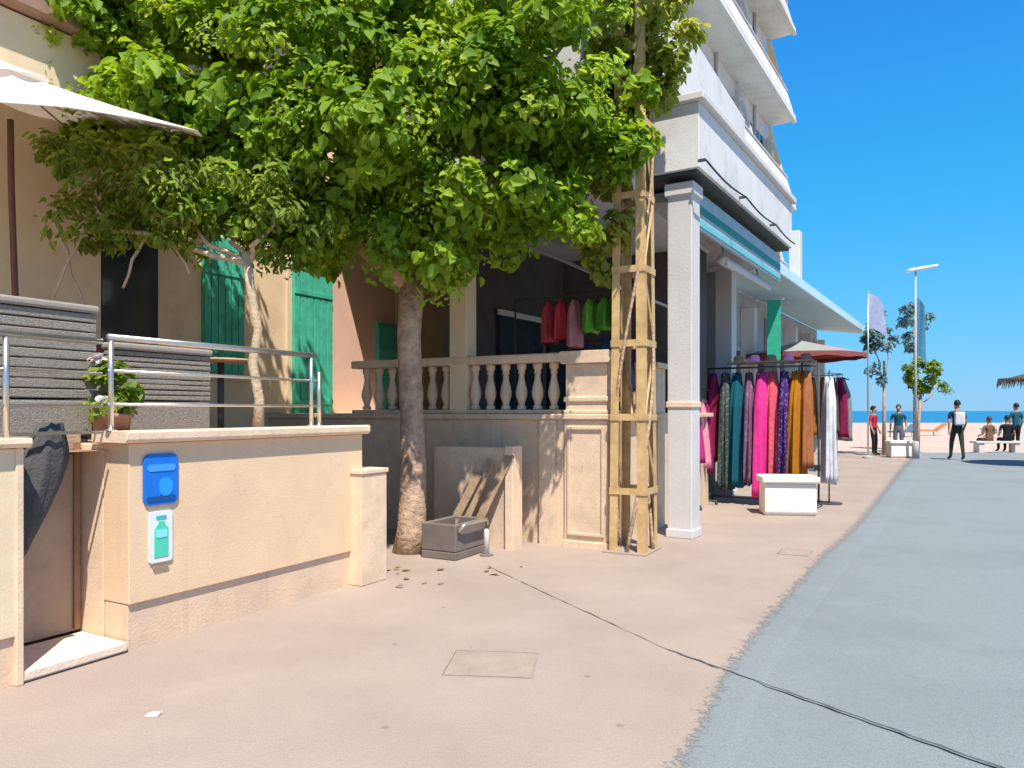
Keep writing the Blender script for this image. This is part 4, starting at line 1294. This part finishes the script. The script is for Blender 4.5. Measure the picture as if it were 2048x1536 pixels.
# pink goods beside the column
rail_stand('small_rack', 'low rack of pink clothes just behind the white column', A, 3.0, 1.0, 0, 0.8, 1.95, 0.0)
for i, (xx, col, lab) in enumerate(((-0.25, ('magenta', (0.45, 0.04, 0.20)), 'magenta dress on the low rack behind the white column'), (0.05, ('rosepink', (0.70, 0.30, 0.36)), 'rose pink dress in the middle of the low rack'), (0.28, ('berry', (0.32, 0.02, 0.12)), 'dark berry dress at the far end of the low rack'))):
    hang(lab, A, 3.0 + xx, 1.0, 1.87, col, 0.36, 0.18, 1.15 + 0.1 * i, 'dresses on the low rack', R(90), 60 + i)
# white bench blocks
def bench_block(label, x, y, w, d, h, turn):
    t = thing('white_bench_block', label, 'bench', None, x, y, 0, 'white concrete bench blocks', turn)
    MB().prism_x([(-d / 2 + 0.03, 0), (d / 2 - 0.03, 0), (d / 2, 0.05), (d / 2 - 0.02, h - 0.1), (-d / 2 + 0.02, h - 0.1), (-d / 2, 0.05)], -w / 2, w / 2).build('block', mat('white_concrete', (0.78, 0.73, 0.67), 0.85, 0.06, 6, 0.25, 60, (0.55, 0.5, 0.45), stain_amt=0.4, stain_scale=3), t, 0.02)
    MB().box(-w / 2 - 0.04, w / 2 + 0.04, -d / 2 - 0.03, d / 2 + 0.03, h - 0.097, h).build('seat_slab', MATS['white_concrete'], t, 0.025)
    return t


bench_block('white concrete bench block in front of the amber dress', 4.02, 10.95, 0.72, 0.46, 0.56, R(-8))
bench_block('white concrete bench block far down the pavement near the beach', 12.5, 24.2, 0.66, 0.5, 0.55, R(-8))

# parasol with red lining and round clothes display
def market_parasol(label, x, y, r, zr, h, turn):
    t = thing('shop_parasol', label, 'parasol', None, x, y, 0, None, turn)
    MB().tube([(0, 0, 0.05), (0, 0, zr + h - 0.03)], 0.025, 10).build('pole', M_BROWNWOOD, t, smooth=True)
    MB().lathe([(0, 0), (0.28, 0), (0.28, 0.07), (0.05, 0.1), (0, 0.1)], n=20).build('base', M_CONC, t)
    o = canopy(MB(), r, h, 8, 0.03).build('canopy', None, t)
    pal = [mat('canopy_mint', (0.27, 0.29, 0.27), 0.9, 0.05, 5, 0.1, 90), mat('canopy_pink', (0.34, 0.24, 0.24), 0.9, 0.05, 5, 0.1, 90), mat('canopy_white', (0.33, 0.28, 0.28), 0.9, 0.05, 5, 0.1, 90)]
    for m in pal:
        o.data.materials.append(m)
    for p in o.data.polygons:
        a = (math.atan2(p.center.y, p.center.x) % (2 * math.pi)) / (2 * math.pi) * 8
        p.material_index = [1, 2, 0, 1, 2, 0, 1, 2][int(a) % 8]
    o.location = (0, 0, zr)
    l = canopy(MB(), r * 0.985, h, 8, 0.03).build('lining', mat('red_lining', (0.42, 0.05, 0.05), 0.9, 0.08, 5, 0.1, 90, trans=0.15), t)
    l.location = (0, 0, zr - 0.025)
    v = MB()
    n = 32
    vs, fs = [], []
    for k in range(n):
        a = 2 * math.pi * k / n
        f = (k % 4) / 4
        e = r * (1 - 0.05 * math.sin(math.pi * f))
        vs += [(e * math.cos(a), e * math.sin(a), zr), (e * math.cos(a) * 1.005, e * math.sin(a) * 1.005, zr - 0.12 + 0.02 * math.sin(k * 1.7))]
    for k in range(n):
        k2 = (k + 1) % n
        fs.append((2 * k, 2 * k + 1, 2 * k2 + 1, 2 * k2))
    v.add(vs, fs).build('valance', mat('red_valance', (0.24, 0.07, 0.06), 0.9, 0.1, 6, 0.1, 90), t)
    return t


PX, PY = 7.35, 19.0
market_parasol('pale parasol with red lining standing over the far clothes display', PX, PY, 1.5, 2.92, 0.36, 0.2)
rd = thing('round_clothes_rack', 'round metal clothes rack under the red lined parasol', 'rack', None, PX + 0.35, PY, 0)
MB().tube([(0.62 * math.cos(2 * math.pi * k / 24), 0.62 * math.sin(2 * math.pi * k / 24), 2.42) for k in range(25)], 0.014, 6).build('ring', M_STEEL, rd, smooth=True)
for k in range(4):
    a = math.pi / 2 * k + 0.5
    MB().tube([(0.62 * math.cos(a), 0.62 * math.sin(a), 0.02), (0.62 * math.cos(a), 0.62 * math.sin(a), 2.42)], 0.014, 6).build('upright', M_STEEL, rd, smooth=True)
cl = [('maroon', (0.22, 0.02, 0.04), 'maroon'), ('brick', (0.42, 0.07, 0.04), 'brick red'), ('chocolate', (0.12, 0.06, 0.03), 'chocolate brown'), ('rust', (0.42, 0.17, 0.05), 'rust orange'), ('sienna', (0.34, 0.14, 0.08), 'sienna'),
      ('olive', (0.10, 0.11, 0.05), 'olive'), ('wine', (0.24, 0.02, 0.08), 'wine red'), ('grey', (0.25, 0.26, 0.25), 'mid grey'), ('terracotta', (0.42, 0.16, 0.10), 'terracotta')]
for i, (nm, col, word) in enumerate(cl):
    a = R(175 + i * 22)
    hang(f'{word} dress hanging on the round rack under the red lined parasol', None, PX + 0.35 + 0.62 * math.cos(a), PY + 0.62 * math.sin(a), 2.32, (nm, col), 0.36, 0.17, 1.35 + 0.25 * ((i * 37) % 5) / 5, 'dresses on the round rack', a, 80 + i)

# ------------------------------------------------------------------ seafront: lamp, flags, trees, straw shade, people
lp = thing('lamp_post', 'tall slim seafront lamp post with a flat white lamp head', 'lamp post', None, 12.7, 23.6, 0)
MB().tube([(0, 0, 0), (0, 0, 5.9)], [0.045, 0.025], 10).build('pole', M_GREY, lp, smooth=True)
MB().lathe([(0, 0), (0.11, 0), (0.10, 0.5), (0.065, 0.55), (0, 0.55)], n=14).build('foot', M_GREY, lp, smooth=True)
MB().prism_y([(-0.25, 5.86), (0.65, 6.03), (0.67, 6.11), (-0.23, 5.97)], -0.13, 0.13).build('lamp_head', mat('white_lamp', (0.72, 0.74, 0.80), 0.4, 0.03, 5, 0.02, 30), lp, 0.03)


def flag(label, x, y, ht, col, w, h, seed):
    t = thing('flag_pole', label, 'flag', None, x, y, 0, 'flags on the seafront', R(-20))
    MB().tube([(0, 0, 0), (0, 0, ht)], [0.03, 0.018], 8).build('pole', M_STEEL, t, smooth=True)
    MB().lathe([(0, 0), (0.16, 0), (0.16, 0.06), (0.04, 0.1), (0, 0.1)], n=14).build('foot', M_GREY, t)
    mb = MB()
    vs, fs = [], []
    nx, nz = 9, 12
    for j in range(nz):
        for i in range(nx):
            u, v = i / (nx - 1), j / (nz - 1)
            vs.append((0.02 + w * u * (0.75 + 0.25 * v), 0.09 * u * math.sin(5 * u + 3 * v + seed), ht - 0.08 - h * v - 0.35 * u * u))
    for j in range(nz - 1):
        for i in range(nx - 1):
            fs.append((j * nx + i, j * nx + i + 1, (j + 1) * nx + i + 1, (j + 1) * nx + i))
    o = mb.add(vs, fs).build('cloth', cloth_mat(*col, trans=0.25), t, smooth=True)
    return t


flag('dark blue flag hanging on a tall pole beside the lamp post', 13.25, 24.6, 5.3, ('flag_blue', (0.10, 0.28, 0.42)), 0.30, 1.9, 0.4)
flag('pale lilac flag hanging on the pole nearest the shops', 11.3, 23.8, 5.3, ('flag_lilac', (0.45, 0.48, 0.66)), 0.55, 1.1, 1.9)


def small_tree(label, x, y, h, blobs, n, size, m, lean=0.0):
    t = thing('seafront_tree', label, 'tree', None, x, y, 0, 'small seafront trees')
    mb = MB()
    mb.tube([(0, 0, 0), (lean * 0.4, 0, h * 0.45), (lean, 0, h)], [0.075, 0.055, 0.035], 8)
    mb.build('trunk', M_BARK, t, smooth=True)
    for b in blobs[:4]:
        m2 = MB()
        limb(m2, (lean * 0.6, 0, h * 0.65), (b[0] - x, b[1] - y, b[2]), 0.03, 0.012, 0.08, 6)
        m2.build('limb', M_BARK, t, smooth=True)
    leaves('crown', blobs, n, size, m, t, 0.3, 0.35, 0.2, kind='stuff', slender=0.6, origin=(x, y, 0))


L_SEA = leaf_mat('blue_grey_leaf', (0.10, 0.20, 0.22), (0.26, 0.38, 0.40), 0.45)
small_tree('small round olive green tree on the seafront', 14.6, 27.0, 2.2, [(14.9, 27, 2.75, 0.62, 0.6, 0.55), (14.45, 26.9, 2.95, 0.45, 0.45, 0.4), (15.3, 27, 2.5, 0.42, 0.4, 0.35)], 1700, 0.13, L_OLV, 0.1)
small_tree('slender blue grey tree on the seafront nearest the shop row', 12.6, 25.4, 3.2, [(12.4, 25.4, 3.3, 0.45, 0.45, 0.8), (12.2, 25.4, 4.2, 0.45, 0.45, 0.7), (12.75, 25.4, 3.9, 0.35, 0.35, 0.5)], 1100, 0.14, L_SEA)
small_tree('tall wispy blue grey tree behind the lamp post', 15.3, 28.5, 4.6, [(15.4, 28.5, 4.3, 0.35, 0.35, 0.7), (15.3, 28.5, 5.2, 0.5, 0.4, 0.7), (15.75, 28.5, 4.9, 0.3, 0.3, 0.5)], 900, 0.14, L_SEA)

sh = thing('straw_shade', 'round dark straw sunshade at the right picture edge casting a shadow', 'sunshade', None, 15.05, 20.4, 0)
MB().tube([(0, 0, 0), (0, 0, 2.75)], 0.05, 10).build('pole', M_WOOD, sh, smooth=True)
mb = canopy(MB(), 1.55, 0.46, 10, 0.02)
M_STRAW = mat('dark_straw', (0.10, 0.085, 0.06), 0.95, 0.3, 25, 0.8, 60)
o = mb.build('thatch', M_STRAW, sh)
o.location = (0, 0, 2.36)
fr = MB()
for k in range(90):
    a = 2 * math.pi * k / 90 + random.uniform(-.02, .02)
    r0, l_ = 1.52, random.uniform(0.14, 0.26)
    fr.tube([(r0 * math.cos(a), r0 * math.sin(a), 2.40), ((r0 + 0.05) * math.cos(a), (r0 + 0.05) * math.sin(a), 2.38 - l_)], [0.03, 0.006], 4)
fr.build('fringe', M_STRAW, sh)['kind'] = 'stuff'

# people --------------------------------------------------------------
def person(label, x, y, rot, h, top, bottom, hair, pose='walk', sit=0.0, bag=None):
    """Skinned figure built at 1.75 m and scaled; faces local -Y."""
    k = h / 1.75
    J, E, rad = [], [], []

    def v(p, r):
        J.append(Vector(p))
        rad.append(r)
        return len(J) - 1

    def e(a, b):
        E.append((a, b))
    hipz = 0.92 if pose != 'sit' else 0.50
    pel = v((0, 0, hipz), (0.15, 0.105))
    wst = v((0, 0.01, hipz + 0.18), (0.135, 0.095))
    che = v((0, 0.0, hipz + 0.38), (0.165, 0.115))
    nek = v((0, 0.01, hipz + 0.545), (0.06, 0.06))
    hd0 = v((0, -0.01, hipz + 0.625), (0.07, 0.075))
    hd1 = v((0, -0.02, hipz + 0.72), (0.078, 0.098))
    hd2 = v((0, -0.005, hipz + 0.785), (0.06, 0.075))
    for a, b in ((pel, wst), (wst, che), (che, nek), (nek, hd0), (hd0, hd1), (hd1, hd2)):
        e(a, b)
    nose = v((0, -0.125, hipz + 0.69), (0.014, 0.014))
    e(hd1, nose)
    for s in (-1, 1):
        stp = s * 0.20 if pose == 'walk' else 0.02
        if pose == 'sit':
            kn = v((s * 0.11, -0.42, hipz + 0.0), (0.065, 0.065))
            an = v((s * 0.11, -0.40, 0.09), (0.042, 0.042))
            to = v((s * 0.12, -0.58, 0.035), (0.04, 0.03))
        else:
            kn = v((s * 0.10, -stp * 0.55 - 0.03, 0.50), (0.066, 0.066))
            an = v((s * 0.10, -stp, 0.09), (0.043, 0.043))
            to = v((s * 0.115, -stp - 0.17, 0.035), (0.042, 0.03))
        th = v((s * 0.095, 0, hipz - 0.06), (0.088, 0.092))
        e(pel, th)
        e(th, kn)
        e(kn, an)
        e(an, to)
        shd = v((s * 0.19, 0.0, hipz + 0.475), (0.06, 0.06))
        sw = s * 0.14 if pose == 'walk' else (-0.10 if pose == 'sit' else -0.03)
        el = v((s * 0.245, sw * 0.3 + 0.03, hipz + 0.20), (0.043, 0.043))
        wr = v((s * 0.25, sw - 0.05, hipz - 0.03) if pose != 'sit' else (s * 0.15, -0.28, hipz + 0.12), (0.029, 0.026))
        e(che, shd)
        e(shd, el)
        e(el, wr)
        d = (J[wr] - J[el]).normalized()
        pm = v(J[wr] + d * 0.075, (0.02, 0.036))
        e(wr, pm)
        side = Vector((0, 1, 0)) - d * d.y
        side.normalize()
        for q, ln in ((-0.027, 0.065), (-0.009, 0.08), (0.009, 0.076), (0.027, 0.058)):
            f1 = v(J[pm] + side * q + d * ln * 0.6, (0.009, 0.009))
            f2 = v(J[f1] + d * ln * 0.4 + Vector((-s * 0.012, 0, 0)), (0.007, 0.007))
            e(pm, f1)
            e(f1, f2)
        t1 = v(J[wr] + d * 0.04 - side * 0.045, (0.010, 0.010))
        t2_ = v(J[t1] + d * 0.035 - side * 0.012, (0.008, 0.008))
        e(wr, t1)
        e(t1, t2_)
    me = bpy.data.meshes.new('skel')
    me.from_pydata([tuple(p) for p in J], E, [])
    ob = bpy.data.objects.new('skel', me)
    C.objects.link(ob)
    ob.modifiers.new('skin', 'SKIN')
    if not me.skin_vertices:
        bpy.context.view_layer.objects.active = ob
        bpy.ops.object.select_all(action='DESELECT')
        ob.select_set(True)
        bpy.ops.mesh.customdata_skin_add()
    for i, sv in enumerate(me.skin_vertices[0].data):
        sv.radius = rad[i]
        sv.use_root = (i == 0)
    sb_ = ob.modifiers.new('sub', 'SUBSURF')
    sb_.levels = sb_.render_levels = 1
    dg = bpy.context.evaluated_depsgraph_get()
    nm = bpy.data.meshes.new_from_object(ob.evaluated_get(dg))
    bpy.data.objects.remove(ob)
    bpy.data.meshes.remove(me)
    for m in (M_SKIN, top, bottom, M_BLACKLINE):
        nm.materials.append(m) if len(nm.materials) < 4 else None
    while len(nm.materials) < 4:
        nm.materials.append(M_BLACKLINE)
    for i, m in enumerate((M_SKIN, top, bottom, M_BLACKLINE)):
        nm.materials[i] = m
    for p in nm.polygons:
        c = p.center
        arm = abs(c.x) > 0.20 and c.z > hipz - 0.25 and c.z < hipz + 0.55
        if pose == 'sit' and c.y < -0.13 and c.z > hipz + 0.08:
            arm = True
        if c.z > hipz + 0.53:
            p.material_index = 0
        elif arm and c.z < hipz + 0.30:
            p.material_index = 0
        elif c.z < 0.075:
            p.material_index = 3
        elif c.z < hipz + 0.05 or (pose == 'sit' and c.y < -0.12 and not arm):
            p.material_index = 2
        else:
            p.material_index = 1
        p.use_smooth = True
    t = thing('person', label, 'person', None, x, y, sit, None, rot)
    t.scale = (k, k, k)
    bo_ = bpy.data.objects.new('body', nm)
    C.objects.link(bo_)
    bo_.parent = t
    hz = hipz + 0.73
    hm = MB()
    vs, fs = [], []
    n, rows = 16, 7
    for i in range(rows):
        ph = math.pi * 0.62 * i / (rows - 1)
        for q in range(n):
            a = 2 * math.pi * q / n
            front = max(0, -math.sin(a))
            phh = ph * (1 - 0.42 * front)
            vs.append((0.088 * math.sin(phh) * math.cos(a), 0.012 + 0.108 * math.sin(phh) * math.sin(a), hz + 0.02 + 0.118 * math.cos(phh) - 0.01))
    for i in range(rows - 1):
        for q in range(n):
            fs.append((i * n + q, (i + 1) * n + q, (i + 1) * n + (q + 1) % n, i * n + (q + 1) % n))
    hm.add(vs, fs).build('hair', hair, t, smooth=True)
    if bag:
        MB().box(-0.14, 0.14, 0.115, 0.26, hipz + 0.10, hipz + 0.50).build('backpack', bag, t, 0.05)
    return t


HB = mat('dark_hair', (0.02, 0.014, 0.01), 0.6, 0.2, 40, 0.3, 90)
HL = mat('brown_hair', (0.09, 0.045, 0.02), 0.6, 0.2, 40, 0.3, 90)
T_NAVY = cloth_mat('shirt_navy', (0.02, 0.03, 0.09), 0)
T_DGREEN = cloth_mat('trouser_green', (0.04, 0.055, 0.04), 0)
T_RED = cloth_mat('shirt_red', (0.42, 0.03, 0.06), 0)
T_TEAL = cloth_mat('shirt_teal', (0.02, 0.10, 0.13), 0)
T_BLACK = cloth_mat('black', (0.02, 0.02, 0.025), 0)
T_GREYP = cloth_mat('grey_trousers', (0.13, 0.13, 0.16), 0)
T_BROWN = cloth_mat('brown', (0.20, 0.11, 0.06), 0)
T_WHITE = cloth_mat('shirt_white', (0.62, 0.62, 0.65), 0)
person('person in dark navy top walking away down the road with a white bag', 13.65, 23.0, R(170), 1.82, T_NAVY, T_DGREEN, HB, 'walk', bag=T_WHITE)
person('person in a red top standing at the end of the shop row', 12.2, 25.3, R(40), 1.66, T_RED, T_BLACK, HB, 'stand')
person('person in dark clothes standing beside the thin seafront tree', 13.4, 26.0, R(-30), 1.72, T_TEAL, T_GREYP, HL, 'stand')
person('person in brown seated at the beach edge left of the dark one', 17.3, 27.2, R(190), 1.70, T_BROWN, T_BROWN, HL, 'sit')
person('person in black seated beside the person in brown', 17.95, 27.2, R(170), 1.75, T_BLACK, T_BLACK, HB, 'sit')
person('person in teal top standing behind the seated pair', 18.75, 27.9, R(185), 1.78, T_TEAL, T_BLACK, HB, 'stand')
bn = thing('beach_bench', 'long grey stone bench under the seated pair at the beach edge', 'bench', None, 17.65, 27.3, -0.03)
MB().box(-0.85, 0.85, -0.2, 0.25, 0.36, 0.44).build('seat', M_CONC, bn, 0.015)
for s in (-0.65, 0.65):
    MB().box(s - 0.09, s + 0.09, -0.16, 0.2, 0.0, 0.36).build('leg', M_CONC, bn, 0.01)

# ------------------------------------------------------------------ small litter
lm = mat('paper_scrap', (0.78, 0.74, 0.70), 0.9, 0.05, 9, 0.1, 60)
ls = MB()
ls.add([(-0.035, -0.02, 0.002), (0.03, -0.026, 0.003), (0.038, 0.018, 0.012), (-0.03, 0.024, 0.004), (0.0, 0.0, 0.016)], [(0, 1, 4), (1, 2, 4), (2, 3, 4), (3, 0, 4)])
o = tag(ls.build('paper_scrap', lm), 'crumpled white paper scrap on the foreground pavement', 'litter')
o.location = (-1.77, 3.70, 0.0)
dl = leaves('fallen_leaves', [(-1.0, 6.9, 0.02, 1.2, 0.5, 0.006)], 24, 0.07, mat('dry_leaf', (0.28, 0.18, 0.08), 0.9, 0.2, 9, 0, island=0.4), None, 0.0, 0.1, 0.5, kind='stuff', slender=0.6)
for vtx in dl.data.vertices:
    vtx.co.z = 0.004 + abs(vtx.co.z) * 0.04
tag(dl, 'dry fallen leaves scattered on the pavement near the tree', 'leaves')

# beach things far out on the sand
for i, (x, y, col, lab) in enumerate(((26.2, 47.0, (0.62, 0.24, 0.08), 'orange'), (33.5, 52.0, (0.55, 0.52, 0.50), 'white'), (23.0, 44.0, (0.10, 0.20, 0.34), 'blue'))):
    t = thing('beach_lounger', f'low {lab} beach lounger far out on the sand', 'lounger', None, x, y, -0.03, 'loungers on the sand', R(15 * i - 10))
    m_ = cloth_mat('lounger_' + lab, col)
    MB().box(-0.95, 0.35, -0.32, 0.32, 0.28, 0.36).build('mattress', m_, t, 0.02)
    o = MB().box(0.0, 0.68, -0.32, 0.32, 0.0, 0.08).build('backrest', m_, t, 0.02)
    o.location = (0.36, 0, 0.30)
    o.rotation_euler = (0, R(-38), 0)
    for sx in (-0.8, 0.3):
        for sy in (-0.26, 0.26):
            MB().box(sx - 0.025, sx + 0.025, sy - 0.025, sy + 0.025, 0.0, 0.28).build('leg', M_WHITE2, t)
